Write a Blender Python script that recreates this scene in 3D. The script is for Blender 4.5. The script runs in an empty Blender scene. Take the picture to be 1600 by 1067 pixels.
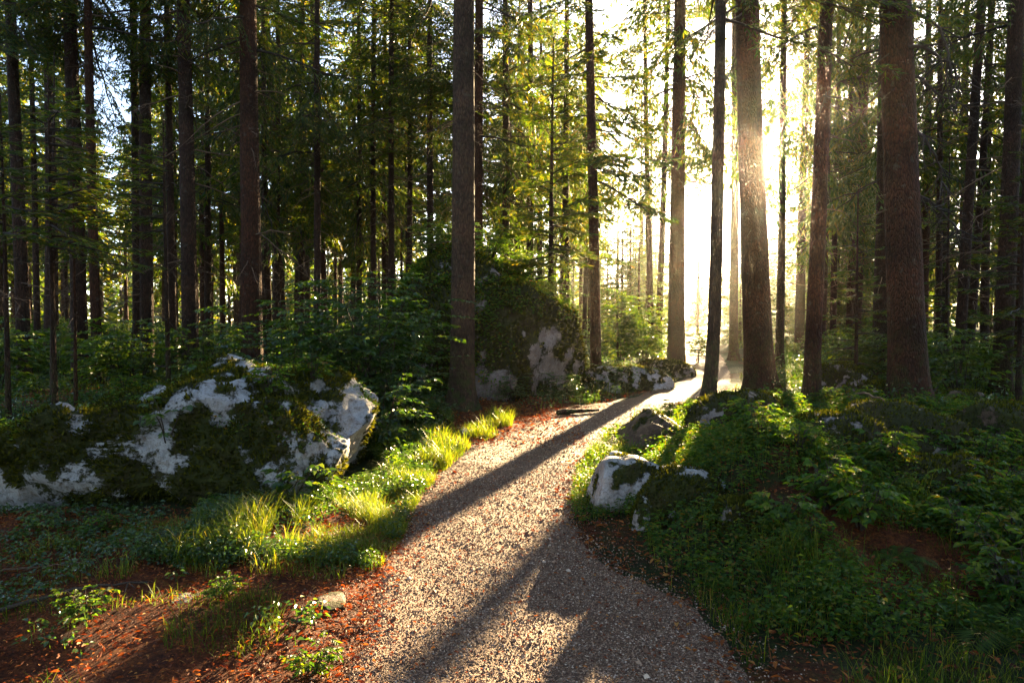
import bpy, bmesh, math
import numpy as np
from mathutils import Vector, Quaternion

R = math.radians
PI = math.pi
scene = bpy.context.scene
COL = scene.collection

# ------------------------------------------------------------------ camera model
F = 1066.7                      # focal length in photo pixels (24 mm on 36 mm, 1600 px wide)
PITCH = R(1.77)
CAM = np.array([0.0, 0.0, 1.6])
SUN_AZ, SUN_EL = R(20.9), R(13.8)


def at(px, py, Y):
    """World point seen at photo pixel (px, py) standing Y metres ahead."""
    u, v = (px - 800) / F, (533.5 - py) / F
    d = np.array([u, math.cos(PITCH) + v * math.sin(PITCH), -math.sin(PITCH) + v * math.cos(PITCH)])
    return CAM + d * (Y / d[1])


# ------------------------------------------------------------------ noise
def _hash(ix, iy, iz, seed):
    h = (ix.astype(np.int64) * 374761393 + iy.astype(np.int64) * 668265263 + iz.astype(np.int64) * 2147483647 + seed * 974711) & 0xFFFFFFFF
    h = ((h ^ (h >> 13)) * 1274126177) & 0xFFFFFFFF
    h = ((h ^ (h >> 16)) * 2246822519) & 0xFFFFFFFF
    h = h ^ (h >> 15)
    return (h & 0xFFFFFF) / float(0xFFFFFF)


def vnoise(p, seed=0):
    p = np.asarray(p, float)
    i = np.floor(p)
    f = p - i
    f = f * f * f * (f * (f * 6 - 15) + 10)
    x, y, z = i[:, 0], i[:, 1], i[:, 2]
    fx, fy, fz = f[:, 0], f[:, 1], f[:, 2]
    r = 0
    for a in (0, 1):
        for b in (0, 1):
            for c in (0, 1):
                w = (fx if a else 1 - fx) * (fy if b else 1 - fy) * (fz if c else 1 - fz)
                r = r + w * _hash(x + a, y + b, z + c, seed)
    return r * 2 - 1


def fbm(p, seed=0, oct=4, gain=0.5):
    p = np.asarray(p, float)
    a, s, r = 1.0, 0.0, 0.0
    for o in range(oct):
        r = r + a * vnoise(p * (2.03 ** o) + o * 17.3, seed + o)
        s += a
        a *= gain
    return r / s


# ------------------------------------------------------------------ mesh building
class Geo:
    def __init__(self):
        self.V, self.F, self.n = [], [], 0

    def add(self, V, faces, mat=0, smooth=True):
        V = np.asarray(V, float)
        if len(V) == 0:
            return self
        if isinstance(faces, np.ndarray):
            faces = [faces]
        for f in faces:
            self.F.append((np.asarray(f, np.int64) + self.n, mat, smooth))
        self.V.append(V)
        self.n += len(V)
        return self

    def mesh(self, name, mats, attrs=None):
        me = bpy.data.meshes.new(name)
        V = np.concatenate(self.V)
        me.vertices.add(len(V))
        me.vertices.foreach_set("co", V.astype(np.float32).ravel())
        tot = np.concatenate([np.full(len(f), f.shape[1]) for f, m, s in self.F])
        idx = np.concatenate([f.ravel() for f, m, s in self.F])
        mi = np.concatenate([np.full(len(f), m) for f, m, s in self.F])
        sm = np.concatenate([np.full(len(f), s) for f, m, s in self.F])
        start = np.concatenate([[0], np.cumsum(tot)[:-1]])
        me.loops.add(len(idx))
        me.loops.foreach_set("vertex_index", idx.astype(np.int32))
        me.polygons.add(len(tot))
        me.polygons.foreach_set("loop_start", start.astype(np.int32))
        me.polygons.foreach_set("material_index", mi.astype(np.int32))
        me.polygons.foreach_set("use_smooth", sm.astype(bool))
        for m in mats:
            me.materials.append(m)
        me.update(calc_edges=True)
        me.validate()
        for k, a in (attrs or {}).items():
            at_ = me.attributes.new(k, 'FLOAT', 'POINT')
            at_.data.foreach_set("value", np.asarray(a, np.float32))
        return me


def obj(name, me, parent=None, loc=(0, 0, 0), rot=(0, 0, 0), scale=(1, 1, 1)):
    o = bpy.data.objects.new(name, me)
    COL.objects.link(o)
    o.location, o.rotation_euler, o.scale = loc, rot, scale
    if parent is not None:
        o.parent = parent
    return o


def tag(o, label=None, cat=None, group=None, kind=None):
    if label: o['label'] = label
    if cat: o['category'] = cat
    if group: o['group'] = group
    if kind: o['kind'] = kind
    return o


def thing(name, label, cat, loc=(0, 0, 0), rz=0.0, group=None, scale=1.0):
    o = bpy.data.objects.new(name, None)
    COL.objects.link(o)
    o.empty_display_size = 0.2
    o.location, o.rotation_euler = loc, (0, 0, rz)
    o.scale = (scale,) * 3
    return tag(o, label, cat, group)


def norm(v):
    return v / np.maximum(np.linalg.norm(v, axis=-1, keepdims=True), 1e-9)


def tube(pts, rad, sides=6, jitter=None):
    pts, rad = np.asarray(pts, float), np.asarray(rad, float)
    n = len(pts)
    t = norm(np.gradient(pts, axis=0))
    ref = np.where(np.abs(t[:, 2:3]) > 0.9, np.array([[1.0, 0, 0]]), np.array([[0, 0, 1.0]]))
    a = norm(np.cross(t, ref))
    b = np.cross(t, a)
    th = np.arange(sides) * 2 * PI / sides
    V = pts[:, None, :] + rad[:, None, None] * (a[:, None, :] * np.cos(th)[None, :, None] + b[:, None, :] * np.sin(th)[None, :, None])
    i = np.arange(n - 1)[:, None] * sides
    j = np.arange(sides)[None, :]
    k = (j + 1) % sides
    Fq = np.stack([i + j, i + k, i + sides + k, i + sides + j], -1).reshape(-1, 4)
    return V.reshape(-1, 3), Fq


def blades(b, d, w, L, W):
    """diamond blades: base b, direction d, width direction w."""
    n = len(b)
    L, W = np.broadcast_to(L, (n,))[:, None], np.broadcast_to(W, (n,))[:, None]
    m = b + d * L * 0.45
    V = np.stack([b, m + w * W / 2, b + d * L, m - w * W / 2], 1).reshape(-1, 3)
    Fq = np.arange(n)[:, None] * 4 + np.array([[0, 1, 2, 3]])
    return V, Fq


def leaves(b, d, up, L, W, fold=0.25, curl=0.12):
    n = len(b)
    L, W = np.broadcast_to(L, (n,))[:, None], np.broadcast_to(W, (n,))[:, None]
    d = norm(d)
    w = norm(np.cross(d, up))
    u = np.cross(w, d)
    r = lambda s, t, f: b + d * L * t + w * W * s + u * (W * abs(s) * fold * 2 - L * curl * f)
    V = np.stack([b, r(.5, .34, .1), r(.38, .68, .5), r(0, 1.0, 1.0), r(-.38, .68, .5), r(-.5, .34, .1)], 1).reshape(-1, 3)
    Fq = np.arange(n)[:, None] * 6
    return V, np.concatenate([Fq + np.array([[0, 1, 2, 3]]), Fq + np.array([[0, 3, 4, 5]])])


def grass(b, h, lean, W):
    """curved blades: base b, height h, horizontal lean vector, width W."""
    n = len(b)
    h, W = np.broadcast_to(h, (n,))[:, None], np.broadcast_to(W, (n,))[:, None]
    side = norm(np.stack([-lean[:, 1], lean[:, 0], np.zeros(n)], 1) + 1e-6)
    up = np.array([[0, 0, 1.0]])
    l3 = np.concatenate([lean, np.zeros((n, 1))], 1)
    p = [b, b + up * h * .45 + l3 * h * .16, b + up * h * .8 + l3 * h * .5, b + up * h * .95 + l3 * h * 1.0]
    V = np.stack([p[0] - side * W / 2, p[0] + side * W / 2, p[1] - side * W * .45, p[1] + side * W * .45,
                  p[2] - side * W * .3, p[2] + side * W * .3, p[3]], 1).reshape(-1, 3)
    o = np.arange(n)[:, None] * 7
    return V, [np.concatenate([o + np.array([[0, 1, 3, 2]]), o + np.array([[2, 3, 5, 4]])]), o + np.array([[4, 5, 6]])]


# ------------------------------------------------------------------ materials
def new_mat(name):
    m = bpy.data.materials.new(name)
    m.use_nodes = True
    nt = m.node_tree
    nt.nodes.clear()
    out = nt.nodes.new('ShaderNodeOutputMaterial')
    return m, nt, out


class NT:
    def __init__(self, nt):
        self.nt = nt

    def __call__(self, typ, ins=None, **props):
        n = self.nt.nodes.new('ShaderNode' + typ)
        for k, v in props.items():
            setattr(n, k, v)
        for k, v in (ins or {}).items():
            if isinstance(v, bpy.types.NodeSocket):
                self.nt.links.new(v, n.inputs[k])
            else:
                n.inputs[k].default_value = v
        return n

    def ramp(self, fac, stops, interp='LINEAR'):
        n = self.nt.nodes.new('ShaderNodeValToRGB')
        n.color_ramp.interpolation = interp
        e = n.color_ramp.elements
        while len(e) < len(stops):
            e.new(0.5)
        for el, (p, c) in zip(e, stops):
            el.position = p
            el.color = (*c, 1) if len(c) == 3 else (c[0],) * 3 + (1,)
        self.nt.links.new(fac, n.inputs[0])
        return n.outputs[0]

    def mix(self, fac, a, b, blend='MIX'):
        n = self.nt.nodes.new('ShaderNodeMix')
        n.data_type = 'RGBA'
        n.blend_type = blend
        for i, v in ((0, fac), (6, a), (7, b)):
            if isinstance(v, bpy.types.NodeSocket):
                self.nt.links.new(v, n.inputs[i])
            else:
                n.inputs[i].default_value = v if i == 0 else (*v, 1)
        return n.outputs[2]

    def math(self, op, a, b=0.0, clamp=False):
        n = self.nt.nodes.new('ShaderNodeMath')
        n.operation = op
        n.use_clamp = clamp
        for i, v in ((0, a), (1, b)):
            if isinstance(v, bpy.types.NodeSocket):
                self.nt.links.new(v, n.inputs[i])
            else:
                n.inputs[i].default_value = v
        return n.outputs[0]


def leaf_mat(name, stops, trans, rough=0.45, tw=0.5, spec=0.5, obj_var=0.3):
    """leaf: colour from a per-leaf random, diffuse/gloss front plus light coming through."""
    m, nt, out = new_mat(name)
    N = NT(nt)
    g = N('NewGeometry')
    oi = N('ObjectInfo')
    col = N.ramp(g.outputs['Random Per Island'], stops)
    v = N.math('MULTIPLY_ADD', oi.outputs['Random'], obj_var)
    v.node.inputs[2].default_value = 1 - obj_var / 2
    hsv = N('HueSaturation', {'Color': col, 'Value': v})
    bs = N('BsdfPrincipled', {'Base Color': hsv.outputs[0], 'Roughness': rough, 'Specular IOR Level': spec})
    tc = N.mix(1.0, hsv.outputs[0], trans, 'MULTIPLY')
    tr = N('BsdfTranslucent', {'Color': tc})
    mx = N('MixShader', {0: tw, 1: bs.outputs[0], 2: tr.outputs[0]})
    nt.links.new(mx.outputs[0], out.inputs[0])
    return m


def bark_mat(name, dark, light, green=0.0, scale=1.0):
    m, nt, out = new_mat(name)
    N = NT(nt)
    tc = N('TexCoord')
    mp = N('Mapping', {'Vector': tc.outputs['Object'], 'Scale': (22 * scale, 22 * scale, 6 * scale)})
    vo = N('TexVoronoi', {'Vector': mp.outputs[0], 'Scale': 1.6}, feature='DISTANCE_TO_EDGE')
    n1 = N('TexNoise', {'Vector': mp.outputs[0], 'Scale': 1.5, 'Detail': 6.0, 'Roughness': .65})
    n2 = N('TexNoise', {'Vector': tc.outputs['Object'], 'Scale': 1.1, 'Detail': 3.0})
    n3 = N('TexNoise', {'Vector': tc.outputs['Object'], 'Scale': 6.0, 'Detail': 5.0, 'Roughness': .7})
    oi = N('ObjectInfo')
    c = N.ramp(n1.outputs[0], [(.3, dark), (.72, light)])
    edge = N.ramp(vo.outputs[0], [(0.0, (.5, .47, .45)), (.2, (1, 1, 1))])
    c = N.mix(1.0, c, edge, 'MULTIPLY')
    c = N.mix(1.0, c, N.ramp(n2.outputs[0], [(.32, (.55, .52, .5)), (.5, (1, 1, 1)), (.68, (1.5, 1.35, 1.2))]), 'MULTIPLY')
    sep = N('SeparateXYZ', {0: tc.outputs['Object']})
    low = N('MapRange', {'Value': sep.outputs[2], 'From Min': 0.2, 'From Max': 1.5, 'To Min': 1.0, 'To Max': 0.12})
    gm = N.math('MULTIPLY', N.ramp(n3.outputs[0], [(.46, (0,)), (.6, (1,))]), N.math('MULTIPLY', low.outputs[0], green), True)
    c = N.mix(gm, c, (.055, .07, .012))
    lich = N.ramp(N('TexNoise', {'Vector': tc.outputs['Object'], 'Scale': 9.0, 'Detail': 4.0}).outputs[0], [(.62, (0,)), (.7, (.5,))])
    c = N.mix(lich, c, (.10, .085, .06))
    bump_h = N.math('ADD', N.math('MULTIPLY', N.ramp(vo.outputs[0], [(0, (0,)), (.25, (1,))]), .7), n1.outputs[0])
    bp = N('Bump', {'Height': bump_h, 'Strength': .9, 'Distance': .025})
    bs = N('BsdfPrincipled', {'Base Color': c, 'Roughness': .85, 'Specular IOR Level': .25, 'Normal': bp.outputs[0]})
    nt.links.new(bs.outputs[0], out.inputs[0])
    return m


def rock_mat(name, pale, mid, moss_a=(.018, .022, .004), moss_b=(.06, .065, .01), warm=(.20, .13, .07)):
    m, nt, out = new_mat(name)
    N = NT(nt)
    tc = N('TexCoord')
    O = tc.outputs['Object']
    at_ = N('Attribute', attribute_name='moss')
    n1 = N('TexNoise', {'Vector': O, 'Scale': 3.2, 'Detail': 9.0, 'Roughness': .68})
    n2 = N('TexNoise', {'Vector': O, 'Scale': 16.0, 'Detail': 7.0, 'Roughness': .7})
    n3 = N('TexNoise', {'Vector': O, 'Scale': 60.0, 'Detail': 4.0, 'Roughness': .7})
    vo = N('TexVoronoi', {'Vector': N('MixRGB', {0: .25, 1: O, 2: n1.outputs['Color']}).outputs[0], 'Scale': 4.5}, feature='DISTANCE_TO_EDGE')
    c = N.ramp(n1.outputs[0], [(.28, mid), (.55, pale), (.75, tuple(min(1, x * 1.25) for x in pale))])
    c = N.mix(N.ramp(n2.outputs[0], [(.5, (0,)), (.66, (.75,))]), c, warm)
    crack = N.ramp(vo.outputs[0], [(0, (.25, .22, .2)), (.035, (1, 1, 1))])
    c = N.mix(.35, c, crack, 'MULTIPLY')
    spots = N.ramp(n3.outputs[0], [(.52, (1,)), (.64, (.45,))])
    c = N.mix(.8, c, spots, 'MULTIPLY')
    mm = N.math('ADD', at_.outputs['Fac'], N.math('MULTIPLY', N.math('SUBTRACT', n2.outputs[0], .5), .9))
    mm = N.math('ADD', mm, N.math('MULTIPLY', N.math('SUBTRACT', n3.outputs[0], .5), .35))
    mf = N.ramp(mm, [(.46, (0,)), (.56, (1,))])
    mc = N.ramp(n2.outputs[0], [(.3, moss_a), (.5, tuple((a + b) / 2 for a, b in zip(moss_a, moss_b))), (.72, moss_b)])
    mc = N.mix(N.ramp(n1.outputs[0], [(.45, (0,)), (.65, (.7,))]), mc, (.045, .026, .01))
    col = N.mix(mf, c, mc)
    h = N.math('ADD', N.math('MULTIPLY', n2.outputs[0], .6), N.math('MULTIPLY', n3.outputs[0], .35))
    h = N.math('ADD', h, N.math('MULTIPLY', mf, .25))
    h = N.math('ADD', h, N.math('MULTIPLY', crack, .12))
    bp = N('Bump', {'Height': h, 'Strength': 1.0, 'Distance': .05})
    rg = N('MapRange', {'Value': mf, 'To Min': .7, 'To Max': .95})
    bs = N('BsdfPrincipled', {'Base Color': col, 'Roughness': rg.outputs[0], 'Specular IOR Level': .3, 'Normal': bp.outputs[0]})
    nt.links.new(bs.outputs[0], out.inputs[0])
    return m


def island_mat(name, stops, rough=.8, spec=.3, tw=0.0, trans=(1, .8, .4)):
    m, nt, out = new_mat(name)
    N = NT(nt)
    g = N('NewGeometry')
    c = N.ramp(g.outputs['Random Per Island'], stops)
    bs = N('BsdfPrincipled', {'Base Color': c, 'Roughness': rough, 'Specular IOR Level': spec})
    res = bs.outputs[0]
    if tw:
        t = N('BsdfTranslucent', {'Color': N.mix(1.0, c, trans, 'MULTIPLY')})
        res = N('MixShader', {0: tw, 1: res, 2: t.outputs[0]}).outputs[0]
    nt.links.new(res, out.inputs[0])
    return m


M = {}
M['bark'] = bark_mat('spruce_bark', (.024, .011, .006), (.095, .045, .024), green=.55)
M['bark_red'] = bark_mat('red_spruce_bark', (.030, .011, .005), (.120, .044, .018), green=.45)
M['bark_grey'] = bark_mat('grey_spruce_bark', (.042, .023, .013), (.155, .085, .046), green=.9)
M['twig'] = island_mat('twig_wood', [(0, (.020, .013, .008)), (1, (.075, .05, .032))])
M['drytwig'] = island_mat('dry_twig_wood', [(0, (.07, .04, .022)), (1, (.20, .12, .07))])
M['needle'] = leaf_mat('spruce_needles', [(0, (.012, .028, .005)), (.55, (.030, .052, .006)), (.85, (.060, .070, .008)), (1, (.095, .068, .012))],
                       (4.5, 4.0, 1.0), rough=.5, tw=.40, spec=.35)
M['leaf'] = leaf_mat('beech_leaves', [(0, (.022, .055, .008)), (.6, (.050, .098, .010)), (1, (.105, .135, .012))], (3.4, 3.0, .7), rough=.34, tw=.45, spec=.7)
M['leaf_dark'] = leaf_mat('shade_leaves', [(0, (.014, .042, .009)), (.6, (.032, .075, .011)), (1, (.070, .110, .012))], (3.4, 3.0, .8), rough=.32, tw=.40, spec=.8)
M['herb'] = leaf_mat('herb_leaves', [(0, (.020, .055, .008)), (.6, (.046, .098, .009)), (.92, (.105, .138, .012)), (1, (.16, .085, .012))], (3.2, 2.9, .6), rough=.55, tw=.48, spec=.3)
M['fern'] = leaf_mat('fern_fronds', [(0, (.030, .060, .012)), (1, (.075, .115, .018))], (3.2, 2.8, .6), rough=.65, tw=.48, spec=.15)
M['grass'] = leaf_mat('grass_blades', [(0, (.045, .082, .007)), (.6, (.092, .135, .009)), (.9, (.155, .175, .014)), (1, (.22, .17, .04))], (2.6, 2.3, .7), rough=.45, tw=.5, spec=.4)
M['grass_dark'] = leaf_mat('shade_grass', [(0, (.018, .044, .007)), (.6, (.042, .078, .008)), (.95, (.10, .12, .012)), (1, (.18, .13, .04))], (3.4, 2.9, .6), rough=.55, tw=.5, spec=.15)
M['moss'] = leaf_mat('moss_tufts', [(0, (.018, .022, .003)), (.6, (.050, .055, .005)), (1, (.105, .10, .009))], (2.2, 2.0, .8), rough=.8, tw=.3, spec=.1)
M['rock'] = rock_mat('limestone', (.47, .45, .43), (.20, .175, .15))
M['rock_warm'] = rock_mat('outcrop_stone', (.30, .255, .23), (.11, .08, .06), moss_a=(.018, .020, .004), moss_b=(.055, .055, .01))
M['rock_dark'] = rock_mat('dark_stone', (.13, .078, .045), (.05, .03, .018), moss_a=(.02, .022, .005))
M['gravel'] = island_mat('gravel_stones', [(0, (.060, .027, .014)), (.45, (.21, .108, .060)), (.85, (.40, .25, .155)), (1, (.64, .50, .37))], rough=.75, spec=.35)
M['litter'] = island_mat('leaf_litter', [(0, (.06, .015, .005)), (.5, (.20, .050, .010)), (.85, (.34, .11, .018)), (1, (.46, .24, .06))], rough=.7, spec=.3, tw=.25, trans=(1.6, .9, .4))


def ground_mat():
    m, nt, out = new_mat('forest_floor')
    N = NT(nt)
    tc = N('TexCoord')
    O = tc.outputs['Object']
    n1 = N('TexNoise', {'Vector': O, 'Scale': .55, 'Detail': 5.0, 'Roughness': .6})
    n2 = N('TexNoise', {'Vector': O, 'Scale': 7.0, 'Detail': 8.0, 'Roughness': .7})
    n3 = N('TexNoise', {'Vector': O, 'Scale': 55.0, 'Detail': 6.0, 'Roughness': .75})
    lit = N.ramp(n2.outputs[0], [(.28, (.045, .012, .005)), (.5, (.150, .040, .010)), (.72, (.27, .088, .018))])
    gr = N.ramp(n2.outputs[0], [(.3, (.014, .022, .005)), (.7, (.045, .062, .011))])
    a = N('Attribute', attribute_name='green')
    gf = N.ramp(N.math('ADD', a.outputs['Fac'], N.math('MULTIPLY', N.math('SUBTRACT', n2.outputs[0], .5), .8)), [(.42, (0,)), (.6, (1,))])
    c = N.mix(gf, lit, gr)
    sp = N.ramp(n3.outputs[0], [(.38, (.25, .22, .2)), (.55, (1, 1, 1)), (.7, (1.9, 1.75, 1.5))])
    c = N.mix(.85, c, sp, 'MULTIPLY')
    bp = N('Bump', {'Height': N.math('ADD', n3.outputs[0], n2.outputs[0]), 'Strength': 1.0, 'Distance': .03})
    bs = N('BsdfPrincipled', {'Base Color': c, 'Roughness': .9, 'Specular IOR Level': .2, 'Normal': bp.outputs[0]})
    nt.links.new(bs.outputs[0], out.inputs[0])
    return m


def path_mat():
    m, nt, out = new_mat('gravel_path')
    N = NT(nt)
    O = N('TexCoord').outputs['Object']
    v1 = N('TexVoronoi', {'Vector': O, 'Scale': 150.0, 'Randomness': 1.0})
    v2 = N('TexVoronoi', {'Vector': O, 'Scale': 75.0, 'Randomness': 1.0})
    n1 = N('TexNoise', {'Vector': O, 'Scale': 1.6, 'Detail': 5.0, 'Roughness': .6})
    n2 = N('TexNoise', {'Vector': O, 'Scale': 30.0, 'Detail': 6.0, 'Roughness': .7})
    s1 = N('SeparateColor', {0: v1.outputs['Color']})
    c = N.ramp(s1.outputs[0], [(0, (.060, .027, .013)), (.5, (.19, .098, .053)), (.85, (.36, .225, .135)), (1, (.57, .43, .31))])
    edge = N.ramp(v1.outputs['Distance'], [(.25, (1, 1, 1)), (.75, (.4, .37, .35))])
    c = N.mix(.8, c, edge, 'MULTIPLY')
    c = N.mix(N.ramp(n1.outputs[0], [(.4, (0,)), (.68, (.55,))]), c, (.085, .042, .022))
    c = N.mix(N.ramp(n2.outputs[0], [(.55, (0,)), (.7, (.6,))]), c, (.05, .032, .022))
    h = N.math('ADD', N.math('MULTIPLY', v1.outputs['Distance'], -1.0), N.math('MULTIPLY', v2.outputs['Distance'], -1.2))
    bp = N('Bump', {'Height': h, 'Strength': .9, 'Distance': .007})
    bs = N('BsdfPrincipled', {'Base Color': c, 'Roughness': .8, 'Specular IOR Level': .3, 'Normal': bp.outputs[0]})
    nt.links.new(bs.outputs[0], out.inputs[0])
    return m


# ------------------------------------------------------------------ terrain
PY = np.array([-4, 2, 3, 3.4, 3.8, 4.3, 4.9, 5.7, 6.8, 8.5, 10.7, 12.2, 14.2, 17, 22, 30, 45, 80])
PL = np.array([-.8, -.72, -.72, -.72, -.78, -.82, -.78, -.80, -.74, -.50, .50, 1.5, 2.6, 4.1, 5.9, 7.7, 11, 22])
PR = np.array([.95, .95, .98, 1.0, .95, .66, .46, .48, .62, 1.02, 1.80, 2.9, 4.0, 5.45, 7.0, 9.2, 13, 25])


def path_d(x, y):
    """signed distance-like value: < 0 on the path."""
    l, r = np.interp(y, PY, PL), np.interp(y, PY, PR)
    return np.maximum(l - x, x - r)


def sstep(a, b, x):
    t = np.clip((x - a) / (b - a), 0, 1)
    return t * t * (3 - 2 * t)


def H(x, y):
    x, y = np.asarray(x, float), np.asarray(y, float)
    sh = np.broadcast(x, y).shape
    x, y = np.broadcast_to(x, sh).ravel(), np.broadcast_to(y, sh).ravel()
    d = path_d(x, y)
    m = sstep(0.0, 0.9, d)
    P = np.stack([x, y, np.zeros_like(x)], 1)
    far = sstep(20, 70, y)
    z = (.22 * fbm(P * .35, 3, 3) + .07 * fbm(P * 1.7, 5, 3)) * m * (1 + 4 * far)
    z += .05 * m
    g = lambda cx, cy, sx, sy, h: h * np.exp(-((x - cx) / sx) ** 2 - ((y - cy) / sy) ** 2)
    z += m * (x > 0) * sstep(30, 14, y) * (.13 * fbm(P * 1.1, 13, 3) + .05 * fbm(P * 3.1, 15, 2))
    z += m * (g(2.5, 6.8, .95, 2.0, .30) + g(4.5, 7.9, .8, 1.0, .18) + g(5.8, 10.5, 1.6, 1.3, .18) + g(7.8, 8.0, 1.5, 1.6, .25)
              + g(1.95, 5.3, .62, .95, .30) + g(3.4, 10.0, 1.0, 1.2, .18) - g(3.9, 5.2, 1.2, 1.0, .12) + g(-2.2, 4.9, 1.5, .8, .06) + g(-6.5, 13, 3, 3, .25) + g(8.5, 5.2, 1.6, 1.2, .3))
    z += .012 * fbm(P * 6, 9, 2) * (1 - m) + .02 * sstep(-.6, 0, d) * (1 - m)
    return z.reshape(sh)


def h1(x, y):
    return float(H(np.array([x]), np.array([y]))[0])


def green_at(x, y):
    """where the floor is mossy/grassy rather than bare needle litter."""
    P = np.stack([x, y, np.zeros_like(x)], 1)
    g = .5 + .5 * fbm(P * .8, 21, 3)
    d = path_d(x, y)
    left = x < np.interp(y, PY, PL)
    g = g + np.where(left & (y < 5.2), -.22, 0) + np.where(left & (y > 5.0) & (y < 10) & (d < 1.0), .25, 0)
    g = g + np.where(~left & (y > 5.3), .18, 0)
    g = g - np.where((np.abs(x - .1) < 1.2) & (y > 9.6) & (y < 14), .5, 0)
    g = g - np.exp(-((x - 2.3) / .4) ** 2 - ((y - 4.1) / .4) ** 2) * .6
    g = g + np.where(y > 14, .12, 0)
    return g


def make_ground():
    def axis(lo, hi, n, c, k):
        t = np.linspace(-1, 1, n)
        s = np.sinh(t * k) / np.sinh(k)
        return np.where(s < 0, c + s * (c - lo), c + s * (hi - c))
    xs, ys = axis(-320, 320, 360, 0.5, 6.2), axis(-60, 420, 360, 5.0, 6.2)
    X, Y = np.meshgrid(xs, ys)
    x, y = X.ravel(), Y.ravel()
    d = path_d(x, y)
    z = H(x, y) - .03 * sstep(-.02, -.12, d) * (y < 75)
    n = len(xs)
    i = np.arange(len(ys) - 1)[:, None] * n + np.arange(n - 1)[None, :]
    Fq = np.stack([i, i + 1, i + n + 1, i + n], -1).reshape(-1, 4)
    g = Geo().add(np.stack([x, y, z], 1), Fq)
    o = obj('ground', g.mesh('ground', [ground_mat()], {'green': green_at(x, y)}))
    tag(o, 'forest floor of red brown needle litter and moss patches', 'ground', kind='structure')
    ys = np.concatenate([np.arange(-3.5, 14, .05), np.arange(14, 72, .25)])
    t = np.linspace(0, 1, 40)
    L, Rr = np.interp(ys, PY, PL), np.interp(ys, PY, PR)
    w = .10
    e = np.stack([np.zeros_like(ys), ys * 2.2, ys * 0], 1)
    L = L - w * fbm(e, 31, 4) - .05
    Rr = Rr + w * fbm(e, 37, 4) + .05
    X = L[:, None] + (Rr - L)[:, None] * t[None, :]
    Yg = np.repeat(ys[:, None], 40, 1)
    x, y = X.ravel(), Yg.ravel()
    edge = np.minimum(t, 1 - t)[None, :] * (Rr - L)[:, None]
    z = H(x, y) + .012 - .03 * (1 - sstep(0, .07, edge)).ravel()
    i = np.arange(len(ys) - 1)[:, None] * 40 + np.arange(39)[None, :]
    Fq = np.stack([i, i + 1, i + 41, i + 40], -1).reshape(-1, 4)
    o = obj('path', Geo().add(np.stack([x, y, z], 1), Fq).mesh('path', [path_mat()]))
    tag(o, 'gravel footpath curving away between the trees', 'path', kind='structure')


# ------------------------------------------------------------------ trees
def trunk_geo(Ht, r_base, lean=(0, 0), flare=.5, seed=0, sides=18, bend=.0, twist=0.0, curve=(0, 0)):
    """trunk standing at the origin; lean is metres of x/y per metre of height."""
    rng = np.random.default_rng(seed)
    zs = np.concatenate([np.array([-.35, -.15, 0, .08, .18, .3, .45, .65, .9, 1.3, 1.8]), np.linspace(2.4, Ht, 26)])
    lob = rng.uniform(0, 2 * PI, 3)
    nl = rng.integers(3, 6)
    th = np.arange(sides) * 2 * PI / sides
    V = []
    for z in zs:
        zc = max(z, 0)
        r = r_base * (1 - .78 * (zc / Ht) ** 1.15)
        fl = flare * math.exp(-zc / .28)
        rr = r * (1 + fl * (1 + .55 * np.cos(nl * th + lob[0]) + .25 * np.cos((nl + 2) * th + lob[1])))
        P = np.stack([np.cos(th) * 3, np.sin(th) * 3, np.full(sides, z * 1.4)], 1)
        rr = rr * (1 + .045 * fbm(P, seed + 5, 3))
        cx = lean[0] * z + bend * math.sin(z * .45 + lob[2]) + curve[0] * math.exp(-zc / .5)
        cy = lean[1] * z + bend * math.cos(z * .38 + lob[1]) + curve[1] * math.exp(-zc / .5)
        V.append(np.stack([cx + rr * np.cos(th), cy + rr * np.sin(th), np.full(sides, z)], 1))
    n = len(zs)
    i = np.arange(n - 1)[:, None] * sides
    j = np.arange(sides)[None, :]
    k = (j + 1) % sides
    Fq = np.stack([i + j, i + k, i + sides + k, i + sides + j], -1).reshape(-1, 4)
    return np.concatenate(V), Fq


LOD = {'fine': (.11, .095, .15, .024), 'mid': (.2, .17, .27, .05), 'far': (.42, .34, .55, .13)}


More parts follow.
